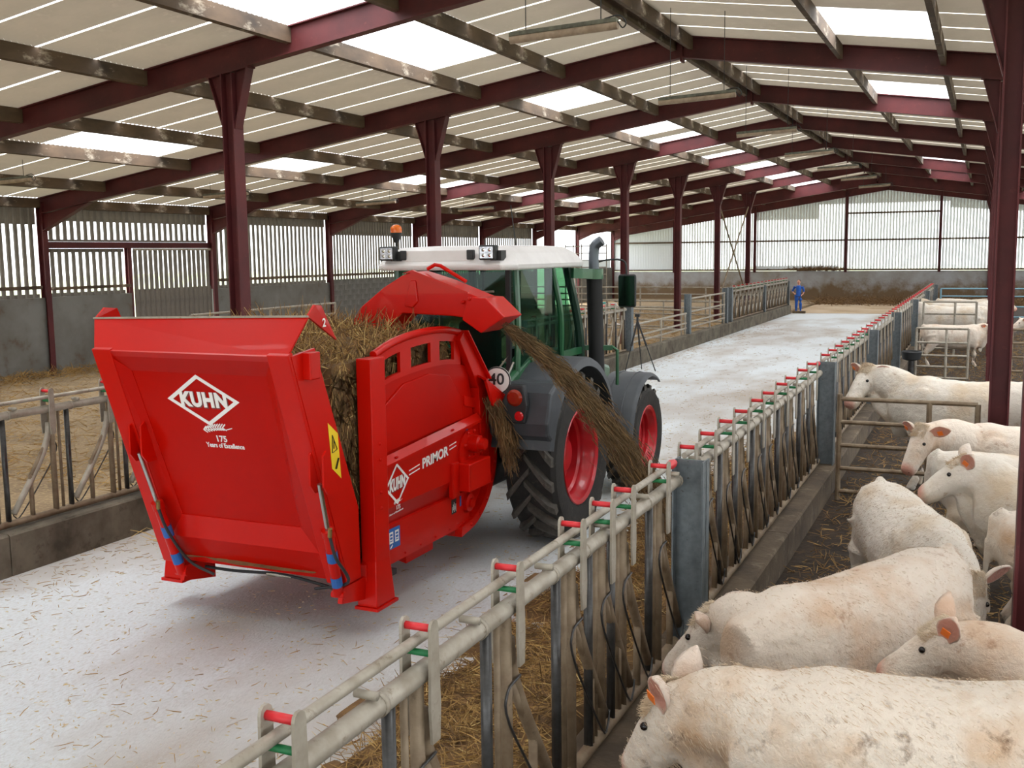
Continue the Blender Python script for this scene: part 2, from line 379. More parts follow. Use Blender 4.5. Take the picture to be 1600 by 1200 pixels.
# ---- left wall: concrete dado, steel girts, slit cladding
wl = thing('wall_left', (XWL, 20, 0), 'long left wall, concrete below and slit grey sheeting above', None, kind='structure')
def slat_bay(par, y0, y1, z0, z1, gapz0, gapz1, pitch_, x, mb=None, gapw=.42):
    """vertical strips with open slits between; solid above gapz1 and below gapz0"""
    n = max(1, round((y1-y0)/pitch_)); p = (y1-y0)/n; w = p*(1-gapw); out = []
    key = (round(p, 4), z0, z1)
    me = MB().prism([(-.012, 0, 0), (.012, w*.2, 0), (.012, w*.8, 0), (-.012, w, 0), (-.02, w, 0), (.004, w*.78, 0), (.004, w*.22, 0), (-.02, 0, 0)], (0, 0, z1-z0)).mesh('slat')
    me.materials.append(slatm)
    for k in range(n):
        if mb is not None: mb.add([V(q.co)+V((x, y0+k*p, z0)) for q in me.vertices], [tuple(q.vertices) for q in me.polygons])
        else:
            o = bpy.data.objects.new('slat', me); COL.objects.link(o); o.parent = par; o.location = V((x, y0+k*p, z0))-wloc(par)
    m = MB().box((x-.03, y0, gapz1), (x-.022, y1, z1)); m.box((x-.03, y0, z0), (x-.022, y1, gapz0)); m.build('cladding_band', slatm, par)
mfar = MB()
for i in range(-5, 8):
    y0, y1 = FY[i]+.08, FY[i+1]-.08; zt = zb(XWL)+.4
    if i == 6: continue                                            # open doorway bay, daylight comes in here
    if i == 3:                                                     # block-built bay
        nb = 11; 
        bl = MB().box((-.1, 0, 0), (.1, .574, .19)).mesh('concrete_block'); bl.materials.append(blockm)
        for r in range(11):
            y = y0-(.29 if r % 2 else 0)
            while y < y1-.1:
                ya, yb_ = max(y, y0), min(y+.574, y1); 
                o = bpy.data.objects.new('concrete_block', bl); COL.objects.link(o); o.parent = wl; o.location = V((XWL, ya, r*.2))-wloc(wl); o.scale = (1, (yb_-ya)/.574, 1); y += .588
        MB().box((XWL-.085, y0, 0), (XWL+.085, y1, 2.19)).build('mortar', concwall, wl)
    elif i != 1: MB().box((XWL-.1, y0-.1, -.1), (XWL+.1, y1+.1, 2.1)).build('concrete_panel', concwall, wl)
    if i == 1:
        MB().box((XWL-.1, y0-.1, -.1), (XWL+.1, FY[1]+3.0, 2.1)).build('concrete_panel', concwall, wl)
        slat_bay(wl, y0, FY[1]+2.9, 2.09, 3.36, 2.2, 3.26, .235, XWL)
        slat_bay(wl, y0, y1, 3.54, zt, 3.6, 4.08, .235, XWL)
        MB().beam((XWL+.02, FY[1], 3.45), (XWL+.02, FY[2], 3.45), .16, .17).build('door_lintel', oxide, wl)
        MB().ibeam((XWL, FY[1]+3.04, 0), (XWL, FY[1]+3.04, 3.4), .14, .14, up=(1, 0, 0)).build('door_post', oxide, wl)
        MB().box((XWL+.05, y0, 2.28), (XWL+.1, FY[1]+3., 2.36)).build('girt', timber, wl)
    elif i == 7:
        MB().box((XWL-.03, y0, 2.1), (XWL-.01, y1, 2.6)).build('plain_sheet', endm, wl)
    else:
        top = {-5: 3.95, -4: 3.95, -3: 3.95, -2: 3.95, -1: 3.95, 0: 3.97, 2: 4.12}.get(i, 3.85)
        if i in (0, 2, 3): slat_bay(wl, y0, y1, 2.09, zt, 2.2, top, .235 if i < 3 else .2, XWL)
        else: slat_bay(wl, y0, y1, 2.09, zt, 2.2, top, .235, XWL, mfar)
        MB().box((XWL+.05, y0, 2.32), (XWL+.1, y1, 2.41)).build('girt', timber, wl)
tag(mfar.build('slats', slatm, wl), kind='stuff')
# sliding door of corrugated slit sheet
dr = thing('door_1', (XWL+.14, FY[1]+4.6, 0), 'slatted grey sheet sliding door under the dark red lintel', None, kind='structure')
ya, yb_ = FY[1]+3.1, FY[2]-.12; n = 16; p = (yb_-ya)/n
dm = MB().prism([(-.012, 0, 0), (.012, p*.2, 0), (.012, p*.55, 0), (-.012, p*.75, 0), (-.022, p*.75, 0), (.002, p*.5, 0), (.002, p*.22, 0), (-.022, 0, 0)], (0, 0, 3.2)).mesh('door_slat'); dm.materials.append(slatm)
for k in range(n):
    o = bpy.data.objects.new('door_slat', dm); COL.objects.link(o); o.parent = dr; o.location = V((XWL+.14, ya+k*p, .1))-wloc(dr)
MB().box((XWL+.11, ya, .1), (XWL+.118, yb_, 2.2)).build('door_sheet', slatm, dr)
MB().beam((XWL+.15, ya, 3.33), (XWL+.15, yb_, 3.33), .05, .06).build('door_rail', galv, dr)

# ---- end wall
we = thing('wall_far', (XR, YE, 0), 'far end wall, dung-stained concrete below and white slit sheeting above', None, kind='structure')
MB().box((XWL, YE-.12, -.1), (XWR, YE+.1, 1.83)).build('concrete_dado', mat('end_wall_concrete', (168, 170, 174), .9, rgb2=(140, 134, 124), scale=.8, bump=.3, bscale=8), we)
ew = MATS['end_wall_concrete']; n_ = ew.node_tree; b_ = n_.nodes['Principled BSDF']; src_ = b_.inputs['Base Color'].links[0].from_socket   # dung splashed up the wall
tc_ = n_.nodes.new('ShaderNodeTexCoord'); sp_ = n_.nodes.new('ShaderNodeSeparateXYZ'); n_.links.new(tc_.outputs['Object'], sp_.inputs[0])
nz_ = n_.nodes.new('ShaderNodeTexNoise'); nz_.inputs['Scale'].default_value = .9; nz_.inputs['Detail'].default_value = 7; nz_.inputs['Roughness'].default_value = .7; n_.links.new(tc_.outputs['Object'], nz_.inputs['Vector'])
ma_ = n_.nodes.new('ShaderNodeMath'); ma_.operation = 'MULTIPLY_ADD'; n_.links.new(nz_.outputs['Fac'], ma_.inputs[0]); ma_.inputs[1].default_value = 3.2; ma_.inputs[2].default_value = -.55
su_ = n_.nodes.new('ShaderNodeMath'); su_.operation = 'SUBTRACT'; n_.links.new(ma_.outputs[0], su_.inputs[0]); n_.links.new(sp_.outputs['Z'], su_.inputs[1])
mr_ = n_.nodes.new('ShaderNodeMapRange'); mr_.inputs[1].default_value = -.25; mr_.inputs[2].default_value = .45; n_.links.new(su_.outputs[0], mr_.inputs[0])
mx_ = n_.nodes.new('ShaderNodeMix'); mx_.data_type = 'RGBA'; n_.links.new(mr_.outputs[0], mx_.inputs[0]); n_.links.new(src_, mx_.inputs[6]); mx_.inputs[7].default_value = lin((112, 92, 68)); n_.links.new(mx_.outputs[2], b_.inputs['Base Color'])
mz = MB(); x = XWL
while x < XWR-.1:
    zt = zb(x)+.3; w = .17
    if x < -17.9: pass
    mz.box((x, YE-.02, 1.85), (x+.115, YE+.0, zt))
    x += w
tag(mz.build('white_slats', endm, we), kind='stuff')
m = MB()
for (xa, xb) in ((XWL, XR), (XR, XWR)):                            # solid upper triangle + lower strip behind slits
    m.prism([(xa, YE+.01, 5.05 if False else min(zb(xa), zb(xb))+.0), (xb, YE+.01, min(zb(xa), zb(xb))), (xb, YE+.01, zb(xb)+.34), (xa, YE+.01, zb(xa)+.34)], (0, .01, 0)) if False else None
m.prism([(-12.9, YE+.01, 4.9), (-9.2, YE+.01, 4.9), (-9.2, YE+.01, zb(-9.2)+.3), (-12.9, YE+.01, zb(-12.9)+.3)], (0, .01, 0))
m.prism([(-9.2, YE+.01, 5.75), (-2, YE+.01, 5.75), (-2, YE+.01, zb(-2)+.3), (XR, YE+.01, zb(XR)+.3), (-9.2, YE+.01, zb(-9.2)+.3)], (0, .01, 0))
m.prism([(-2, YE+.01, 5.4), (XWR, YE+.01, 4.3), (XWR, YE+.01, zb(XWR)+.3), (-2, YE+.01, zb(-2)+.3)], (0, .01, 0))
m.box((-13, YE+.01, 1.85), (-8, YE+.02, 2.15))
m.box((XWL, YE+.01, 1.85), (-18.1, YE+.02, 4.9))
m.build('solid_sheet', endm, we)
for px in (-18.0, -12.95, -7.6, -2.45, 3.0, 8): MB().ibeam((px, YE-.2, 1.75), (px, YE-.2, zb(px)+.1), .16, .16, up=(1, 0, 0)).build('gable_post', oxide, we)
for za, xa, xb in ((3.64, XWL, XWR), (1.9, XWL, XWR), (5.2, -7.6, -2.45)): MB().beam((xa, YE-.12, za), (xb, YE-.12, za), .06, .1).build('girt', timber, we)

# ---- right wall: low dado, open above
wr = thing('wall_right', (XWR, 20, 0), 'low concrete right wall open above', None, kind='structure')
MB().box((XWR-.1, YB, -.1), (XWR+.1, YE, 1.2)).build('concrete_panel', concwall, wr)
# ================================================================== STRAW BLOWER
def text_mesh(body, size, extrude=.001, offset=0, shear=0, align='CENTER', spacing=1):
    cu = bpy.data.curves.new('t', 'FONT'); cu.body = body; cu.size = size; cu.extrude = extrude; cu.offset = offset; cu.shear = shear
    cu.align_x = align; cu.align_y = 'CENTER'; cu.space_character = spacing; cu.resolution_u = 3
    o = bpy.data.objects.new('t', cu); COL.objects.link(o); bpy.context.view_layer.update()
    me = bpy.data.meshes.new_from_object(o.evaluated_get(bpy.context.evaluated_depsgraph_get()))
    bpy.data.objects.remove(o); return me
def on_plane(me, o, ux, uy, lift=.002, sx_=1, sy_=1):
    """mesh in xy -> MB placed at o with axes ux,uy"""
    ux, uy = V(ux).normalized(), V(uy).normalized(); n = ux.cross(uy); m = MB()
    m.add([V(o)+ux*(q.co.x*sx_)+uy*(q.co.y*sy_)+n*(lift+q.co.z) for q in me.vertices], [tuple(p.vertices) for p in me.polygons]); return m
def poly_on(pts, o, ux, uy, lift=.002, th=.001):
    ux, uy = V(ux).normalized(), V(uy).normalized(); n = ux.cross(uy)
    return MB().prism([V(o)+ux*a+uy*b+n*lift for a, b in pts], n*th)
def frame_on(mb, pts, o, ux, uy, w, lift=.002):
    """outline strip around polygon (list of 2d pts)"""
    ux, uy = V(ux).normalized(), V(uy).normalized(); n = ux.cross(uy); k = len(pts); cx = sum(p[0] for p in pts)/k; cy = sum(p[1] for p in pts)/k
    R = max(sqrt((p[0]-cx)**2+(p[1]-cy)**2) for p in pts); q = [((p[0]-cx)*(1-w/R*1.6)+cx, (p[1]-cy)*(1-w/R*1.6)+cy) for p in pts]
    for i in range(k):
        j = (i+1) % k
        mb.prism([V(o)+ux*a[0]+uy*a[1]+n*lift for a in (pts[i], pts[j], q[j], q[i])], n*.001)
    return mb
def logo(par, o, ux, uy, w, h, cw=.62):
    m = MB(); pts = [(-w/2, 0), (0, -h/2), (w/2, 0), (0, h/2)]
    frame_on(m, pts, o, ux, uy, .02*w/.4); m.build('maker_diamond', whitepaint, par)
    me = text_mesh('KUHN', h*.36, .0012, h*.02, .1, spacing=1.12); bb = [q.co.x for q in me.vertices]; s = w*.66/(max(bb)-min(bb))
    on_plane(me, o, ux, uy, .003, s, 1.05).build('maker_lettering', whitepaint, par)
    me = text_mesh('KUHN', h*.36, .0006, h*.03, .1, spacing=1.12)
    on_plane(me, V(o)+V(ux)*.006-V(uy)*.006, ux, uy, .0018, s, 1.05).build('lettering_shadow', mat('grey_print', (120, 60, 56), .5), par)
def ear(par, o, ux, uy, s):
    m = MB()
    uxv, uyv = V(ux).normalized(), V(uy).normalized(); n = uxv.cross(uyv)
    for k in range(9):
        x = -s*.5+k*s*.085; y = .10*s*sin(k/9*2.2)
        for d in (-1, 1):
            a = V(o)+uxv*x+uyv*y+n*.002; b = a+uxv*s*.13+uyv*(d*s*.10+s*.02)
            m.beam(a, b, s*.035, .001, n)
    m.beam(V(o)+uxv*(-s*.5)+n*.002, V(o)+uxv*(s*.28)+uyv*.03*s+n*.002, s*.02, .001, n); m.beam(V(o)+uxv*(s*.28)+uyv*.03*s+n*.002, V(o)+uxv*(s*.52)+uyv*.1*s+n*.002, s*.025, .001, n)
    tag(m.build('wheat_ear_print', whitepaint, par), kind='stuff')
def words(par, body, o, ux, uy, size, bold=0, nm='lettering', mt=None, shear=0, wide=None, align='CENTER'):
    me = text_mesh(body, size, .0008, bold, shear, align); s = 1
    if wide: bb = [q.co.x for q in me.vertices]; s = wide/(max(bb)-min(bb))
    return on_plane(me, o, ux, uy, .002, s, 1).build(nm, mt or whitepaint, par)

bw = thing('straw_blower', (-5.5, 8.1, 0), 'bright red straw blower with open tailgate mounted behind the green tractor', 'straw blower')
XS, XL = -4.5, -6.52
# body tub: floor, left side, right side
MB().box((XL, 7.1, .47), (XS-.13, 9.3, .56)).build('tub_floor', reddk, bw)
lp = [(7.1, .46), (9.3, .46), (9.3, 1.9), (8.8, 2.34), (8.0, 2.4), (7.1, 2.28)]
MB().prism([(XL, y, z) for y, z in lp], (.05, 0, 0)).build('side_wall_left', reddk, bw, bevel=.008)
# right wall: upper panel with hand holes
arch = smoothpts([(0, 7.30, 2.29), (0, 7.63, 2.37), (0, 8.08, 2.415), (0, 8.5, 2.41), (0, 8.84, 2.36)], 5)
inner = [V((0, p.y, p.z-.30-.03*sin((p.y-7.3)*2))) for p in arch]
m = MB(); x0, x1 = XS-.05, XS-.02
n = len(arch)
holes = [(2, 6), (8, 12), (14, 18)]
for k in range(n-1):
    a, b, c, d = arch[k], arch[k+1], inner[k+1], inner[k]
    if any(h0 <= k < h1 for h0, h1 in holes):
        e = a.lerp(d, .32); g = b.lerp(c, .32); m.prism([(x0, a.y, a.z), (x0, b.y, b.z), (x0, g.y, g.z), (x0, e.y, e.z)], (.03, 0, 0))
        e2 = a.lerp(d, .86); g2 = b.lerp(c, .86); m.prism([(x0, e2.y, e2.z), (x0, g2.y, g2.z), (x0, c.y, c.z), (x0, d.y, d.z)], (.03, 0, 0))
    else: m.prism([(x0, a.y, a.z), (x0, b.y, b.z), (x0, c.y, c.z), (x0, d.y, d.z)], (.03, 0, 0))
m.build('handhold_rail', red, bw)
MB().prism([(x0, p.y, p.z) for p in inner]+[(x0, 9.0, 2.02), (x0, 9.12, 1.5), (x0, 7.28, 1.36)], (.02, 0, 0)).build('upper_side_panel', reddk, bw)
# pressed dome in the upper panel
dome = [(7.42, 1.45), (7.42, 1.85), (7.75, 2.0), (8.2, 2.04), (8.6, 1.98), (8.82, 1.75), (8.84, 1.53)]
MB().prism([(x0+.02, y, z) for y, z in dome], (.018, 0, 0)).build('pressed_panel', reddk, bw, bevel=.015)
# rim tube over the arch and down the front slope
MB().tube([(XS-.03, p.y, p.z) for p in arch]+[(XS-.03, 8.86, 2.35)], .034, 10).build('arch_rim', red, bw, smooth=True)
sl = [(8.84, 2.38), (9.33, 1.88), (9.33, .95), (9.2, .95), (9.12, 1.8), (8.74, 2.3)]
MB().prism([(XS-.10, y, z) for y, z in sl], (.13, 0, 0)).build('front_flange', red, bw, bevel=.006)
MB().beam((XS+.02, 8.84, 2.38), (XS+.02, 9.33, 1.87), .10, .012, (0, .7, .7)).build('slope_cap', red, bw)
# rear corner posts with flared feet
def post(nm, xa, xb):
    m = MB(); ya, yb_ = 7.08, 7.30
    sec = lambda z, e: [(xa-e*.5, ya-e, z), (xb+e*.5, ya-e, z), (xb+e*.5, yb_+e*.6, z), (xa-e*.5, yb_+e*.6, z)]
    m.loft([sec(.25, .045), sec(.275, .045), sec(.62, .0), sec(2.28, 0)])
    p = m.build(nm, red, bw, bevel=.01, fixn=True)
    MB().box((xa-.04, ya-.06, .225), (xb+.04, yb_+.05, .25)).build('foot_plate', red, p)
    m = MB()
    for z in (1.05, 1.18, 1.45, 1.58): m.ball((xb+.004, ya+.10, z), .014, 8, 4)
    tag(m.build('bolts', reddk, p), kind='stuff')
    return p
post('corner_post', XS-.06, XS+.08); post('corner_post', XL-.08, XL+.08)
MB().box((XL, 7.05, .46), (XS, 7.16, .6)).build('rear_crossbar', red, bw, bevel=.006)
# lower side panel, waist rail, lower kick panel
MB().prism([(XS-.03, y, z) for y, z in [(7.3, .98), (9.2, .98), (9.2, 1.5), (7.3, 1.37)]], (.03, 0, 0)).build('logo_panel', red, bw)
MB().prism([(XS, 7.29, 1.345), (XS+.05, 7.29, 1.34), (XS+.05, 7.29, 1.365), (XS, 7.29, 1.425)], (0, 1.84, .125)).build('waist_rail', red, bw)
m = MB()
for y in (7.52, 8.55): m.ball((XS+.035, y, 1.39+(y-7.29)*.068), (.012, .03, .012), 8, 4)
tag(m.build('rail_bolts', reddk, bw), kind='stuff')
MB().prism([(XS-.03, 7.3, .98), (XS, 7.3, .98), (XS-.09, 7.3, .8), (XS-.12, 7.3, .8)], (0, 1.9, 0)).build('lower_crease', reddk, bw)
MB().prism([(XS-.12, 7.3, .46), (XS-.06, 7.3, .46), (XS-.06, 7.3, .8), (XS-.12, 7.3, .82)], (0, 1.75, 0)).build('kick_panel', red, bw)
m = MB()
for k in range(6): m.ball((XS-.055, 7.5+k*.28, .5), .012, 8, 4)
tag(m.build('kick_panel_bolts', reddk, bw), kind='stuff')
# rotor housing at the front: curved drum shell
pr = smoothpts([(0, 8.9, 1.75), (0, 9.33, 1.62), (0, 9.58, 1.3), (0, 9.62, .98), (0, 9.45, .66), (0, 9.15, .45), (0, 8.8, .38)], 5)
MB().prism([(XL+.25, p.y, p.z) for p in pr], (XS-.1-XL-.25, 0, 0)).build('rotor_housing', red, bw, smooth=True)
rim_in = [V((0, 8.95+(p.y-8.95)*.86, 1.05+(p.z-1.05)*.86)) for p in pr]
m = MB()
for k in range(len(pr)-1): m.prism([(XS-.1, pr[k].y, pr[k].z), (XS-.1, pr[k+1].y, pr[k+1].z), (XS-.1, rim_in[k+1].y, rim_in[k+1].z), (XS-.1, rim_in[k].y, rim_in[k].z)], (.08, 0, 0))
h = m.build('rotor_flange', red, bw)
m = MB()
for k in range(3, len(pr)-2, 3): q = pr[k].lerp(rim_in[k], .5); m.ball((XS-.02, q.y, q.z), .018, 8, 4)
tag(m.build('flange_bolts', reddk, h), kind='stuff')
# hydraulic motor and guard box, bearings, stickers
MB().lathe([(-.02, .0), (-.02, .22), (.03, .22), (.03, .0)], (XS-.01, 8.93, 1.2), 'x', 24).build('motor_plate', red, bw, smooth=True)
mo = MB().lathe([(0, .001), (0, .085), (.10, .085), (.11, .06), (.16, .055), (.16, .001)], (XS+.02, 8.95, 1.28), 'x', 18).build('drive_motor', red, bw, smooth=True)
m = MB()
for k in range(6): t = k*pi/3; m.ball((XS+.03, 8.95+.13*cos(t), 1.28+.13*sin(t)), .016, 8, 4)
tag(m.build('motor_bolts', red, mo), kind='stuff')
MB().box((XS-.01, 8.68, .86), (XS+.14, 9.14, 1.13)).build('guard_box', red, bw, bevel=.012)
MB().box((XS-.02, 8.55, .82), (XS+.03, 8.68, 1.15)).build('guard_flange', red, bw, bevel=.006)
br = MB().lathe([(0, .001), (0, .09), (.04, .09), (.05, .05), (.07, .05), (.07, .001)], (XS-.06, 9.0, .68), 'x', 16).build('bearing', red, bw, smooth=True)
MB().box((XS-.06, 7.3, .6), (XS+.0, 7.42, .76)).build('latch_bracket', red, bw, bevel=.005)
MB().box((XS-.1, 7.3, .40), (XS+.02, 7.5, .45)).build('step_bar', blackp, bw)
MB().prism([(XS-.3, 7.9, .40), (XS-.12, 7.9, .36), (XS-.12, 7.9, .46), (XS-.3, 7.9, .46)], (0, .5, 0)).build('under_skid', reddk, bw)
# side printing (right side plane, +Y is to the right when seen from the alley)
UX, UY = V((0, 1, 0)), V((0, 0, 1)); UR = V((0, 1, .068)).normalized()
logo(bw, (XS+.003, 7.57, 1.165), UR, UY, .40, .36)
words(bw, 'PRIMOR', (XS+.001, 8.26, 1.265), UR, UY, .125, .004, 'model_lettering', wide=.5)
m = MB()
for dz in (-.018, .018):
    for ya, yb_ in ((7.78, 7.97), (8.54, 8.68)):
        m.beam((XS+.0015, ya, 1.17+(ya-7.5)*.115+dz+.015), (XS+.0015, yb_, 1.17+(yb_-7.5)*.115+dz+.015), .0015, .01)
tag(m.build('stripe_print', whitepaint, bw), kind='stuff')
ear(bw, (XS+.001, 7.58, .99+.015), UX, UY, .14); words(bw, '175', (XS+.001, 7.58, .985-.025), UX, UY, .05, .001)
words(bw, 'Years of Excellence', (XS-.02, 7.58, .915), V((0, 1, .05)), V((.45, 0, .9)), .032, .0004, wide=.24)
st = poly_on([(-.1, -.09), (.1, -.09), (.1, .09), (-.1, .09)], (XS-.06, 7.6, .68), UX, UY).build('blue_notice_sticker', bluep, bw)
m = MB()
for a in (-.05, .045):
    frame_on(m, [(a-.032, -.04), (a+.032, -.04), (a+.032, .06), (a-.032, .06)], (XS-.06, 7.6, .68), UX, UY, .012, .004)
    for z in (-.01, .02): m.beam((XS-.0555, 7.6+a-.02, .68+z), (XS-.0555, 7.6+a+.02, .68+z), .001, .01)
m.beam((XS-.0555, 7.53, .6), (XS-.0555, 7.57, .625), .001, .012); tag(m.build('sticker_pictogram', whitepaint, st), kind='stuff')
for y, z, w_, h_ in ((8.9, 1.42, .03, .1), (8.86, .72, .03, .1)): poly_on([(-w_/2, -h_/2), (w_/2, -h_/2), (w_/2, h_/2), (-w_/2, h_/2)], (XS+.004 if z > 1 else XS-.06, y, z), UX, UY).build('small_blue_sticker', bluep, bw)
ws = poly_on([(-.05, -.07), (.05, -.07), (.05, .07), (-.05, .07)], (XS-.06, 8.72, .7), UX, UY).build('warning_plate', blackpaint, bw)
m = MB(); 
for a in range(5): m.beam((XS-.0565, 8.69+a*.017, .645+.02*(a % 2)), (XS-.0565, 8.69+a*.017, .7+.02*(a % 3)), .001, .007, (0, 1, 0))
tag(m.build('warning_pictogram', whitepaint, ws), kind='stuff')

# ---- tailgate, hinged at the bottom, leaning out to the rear
def tg(x, v, d=0):
    """x across, v up the gate from the hinge, d outwards"""
    t = V((0, -.325, .9457)); nn = V((0, -.9457, -.325)); return V((x, 6.83, .52))+t*v+nn*d
gate = MB(); TL, TR = -6.36, -4.53
def gq(mb, pts, th=.02): mb.prism([tg(*p) for p in pts], tg(0, 0, -th)-tg(0, 0, 0)); return mb
gate = gq(MB(), [(TL, 0, 0), (TR, 0, 0), (TR, 1.98, 0), (TL, 1.98, 0)]).build('tailgate', reddk, bw)
for xa, xb in ((TL-.02, TL+.17), (TR-.17, TR+.02)): MB().loft([[tg(xa, 0, 0), tg(xb, 0, 0), tg(xb-.0, 0, .05), tg(xa, 0, .05)], [tg(xa, 2.0, 0), tg(xb, 2.0, 0), tg(xb, 2.0, .06), tg(xa, 2.0, .06)]]).build('gate_stile', red, gate, bevel=.006)
for s, xe in ((1, TL+.17), (-1, TR-.17)): MB().prism([tg(xe, .2, .045), tg(xe+s*.16, .28, .004), tg(xe+s*.10, 1.80, .004), tg(xe, 1.92, .05)], tg(0, 0, -.004)-tg(0, 0, 0)).build('gate_bevel', reddk, gate)
MB().prism([tg(TL+.17, 1.80, .004), tg(TR-.17, 1.80, .004), tg(TR-.17, 1.94, .045), tg(TL+.17, 1.94, .045)], tg(0, 0, -.01)-tg(0, 0, 0)).build('gate_upper_band', reddk, gate)
MB().prism([tg(TL, 1.94, .045), tg(TR, 1.94, .045), tg(TR, 1.99, .06), tg(TL, 1.99, .06)], tg(0, 0, -.05)-tg(0, 0, 0)).build('gate_top_rail', red, gate)
MB().prism([tg(TL+.17, .28, .045), tg(TR-.17, .28, .045), tg(TR-.17, .48, .008), tg(TL+.17, .48, .008)], tg(0, 0, -.01)-tg(0, 0, 0)).build('gate_lower_band', red, gate)
MB().prism([tg(TL+.17, .02, .0), tg(TR-.17, .02, .0), tg(TR-.17, .28, .045), tg(TL+.17, .28, .045)], tg(0, 0, -.01)-tg(0, 0, 0)).build('gate_foot_band', reddk, gate)
# lip folded forward with worn grey edge, pointed ears
a0, a1 = tg(TL, 1.98, .055), tg(TR, 1.98, .055); b0, b1 = V((-6.56, 6.35, 2.62)), V((-4.49, 6.36, 2.66))
MB().prism([a0, a1, b1, b0], (0, .02, 0)).build('gate_lip', red, gate)
MB().beam(b0, b1, .03, .014).build('worn_lip_edge', galv, gate)
for xx, s in ((-6.56, 1), (-4.49, -1)):
    bb = b0 if s > 0 else b1
    MB().prism([bb, V((xx+s*.0, 6.72, bb.z-.2)), V((xx+s*.02, 6.56, bb.z+.07)), V((xx, 6.45, bb.z+.08))], (s*.02, 0, 0)).build('lip_ear', red, gate)
words(gate, '2', (-4.485, 6.55, 2.60), UX, UY, .09, .002, 'small_print')
# side plates reaching forward to the tub
for s, xx in ((1, TR), (-1, TL)):
    o_ = V((xx+s*.02, 0, 0)); q = [tg(xx, 0, .02), tg(xx, 1.98, .03), V((xx, 6.45, 2.42)), V((xx, 6.97, 1.1)), V((xx, 6.98, .52))]
    p = MB().prism(q, (s*.025, 0, 0)).build('gate_side_plate', red, gate)
    MB().cbox((xx+s*.03, 6.36, 2.30), (.12, .13, .2)).build('gate_hook', red, gate, bevel=.008)
sp = MB().prism([(TR+.027, 6.62, 1.48), (TR+.027, 6.74, 1.38), (TR+.027, 6.71, 1.74), (TR+.027, 6.58, 1.84)], (.001, 0, 0)).build('yellow_warning_sticker', yellowp, gate)
m = MB()
for q in ([(6.625, 1.6), (6.69, 1.62), (6.63, 1.74)],): 
    for k in range(3): a, b = q[k], q[(k+1) % 3]; m.beam((TR+.029, *a), (TR+.029, *b), .002, .012, (1, 0, 0))
m.beam((TR+.029, 6.645, 1.63), (TR+.029, 6.65, 1.7), .002, .014, (1, 0, 0)); m.beam((TR+.029, 6.66, 1.47), (TR+.029, 6.70, 1.55), .002, .03, (1, 0, 0)); tag(m.build('warning_pictogram', blackpaint, sp), kind='stuff')
# printing on the gate
gx, gy = V((1, 0, 0)), V((0, -.325, .9457))
logo(gate, tg(-5.46, 1.57, .003), gx, gy, .70, .44)
ear(gate, tg(-5.40, 1.31, .002), gx, gy, .28); words(gate, '175', tg(-5.39, 1.235, .002), gx, gy, .075, .002); words(gate, 'Years of Excellence', tg(-5.37, 1.175, .002), gx, gy, .058, .0015, wide=.37)
# hydraulic cylinders with hoses
for s, xx in ((1, -4.47), (-1, -6.17)):
    top = tg(xx, .98 if s > 0 else 1.12, .12); bot = V((xx-s*.03-.06*(s > 0), 6.74, .44)); d = (bot-top); mid = top+d*.42
    hc = MB().tube([mid, bot], .042, 14).build('tilt_cylinder', red, bw, smooth=True)
    MB().tube([top, mid+d*.05], .019, 10).build('piston_rod', chrome, hc, smooth=True)
    MB().tube([mid-d*.02, mid+d*.04], .05, 14).build('gland_nut', red, hc, smooth=True)
    MB().tube([bot+V((-.06, 0, 0)), bot+V((.06, 0, 0))], .03, 10).build('pivot_pin', red, hc)
    q = mid+d*.22; MB().tube([q-d*.045, q+d*.045], .0445, 14, False).build('blue_label', bluep, hc)
    q = mid+d*.45; MB().tube([q-d*.045, q+d*.045], .0445, 14, False).build('blue_label', bluep, hc)
    hs = smoothpts([mid+V((.05, -.05, -.02)), mid+d*.2+V((.09, -.08, 0)), bot+V((.11, -.03, .12)), bot+V((.26*-s if s > 0 else .3, .05, .0))], 5)
    MB().tube(hs, .013, 8).build('hose', blackp, hc, smooth=True)
    MB().tube([hs[0], hs[0]+V((.02, -.02, .07))], .017, 8).build('hose_fitting', mat('brass_fitting', (150, 130, 80), .35, .8), hc)
    w = 0 if s > 0 else .14
    m = MB()
    for e in (-.06, .06): m.prism([tg(xx+e-.008, .86+w, .0), tg(xx+e-.008, 1.22+w, .03), tg(xx+e-.008, 1.2+w, .08), tg(xx+e-.008, .98+w, .16), tg(xx+e-.008, .9+w, .13)], (.016, 0, 0))
    tag(m.build('cylinder_bracket', red, gate), kind='stuff')
    MB().prism([(xx-s*.06-.02, 6.7, .38), (xx-s*.06-.02, 7.1, .30), (xx-s*.06-.02, 7.1, .5), (xx-s*.06-.02, 6.74, .5)], (.04, 0, 0)).build('cylinder_foot', red, bw)
MB().tube(smoothpts([(-6.2, 6.97, .43), (-5.8, 6.99, .42), (-5.3, 7.0, .44), (-4.9, 6.98, .41), (-4.75, 6.95, .40)], 5), .014, 8).build('hydraulic_hose', blackp, bw, smooth=True)
MB().tube([(-5.45, 7.0, .43), (-5.2, 7.0, .43)], .018, 8).build('hose_union', chrome, bw)

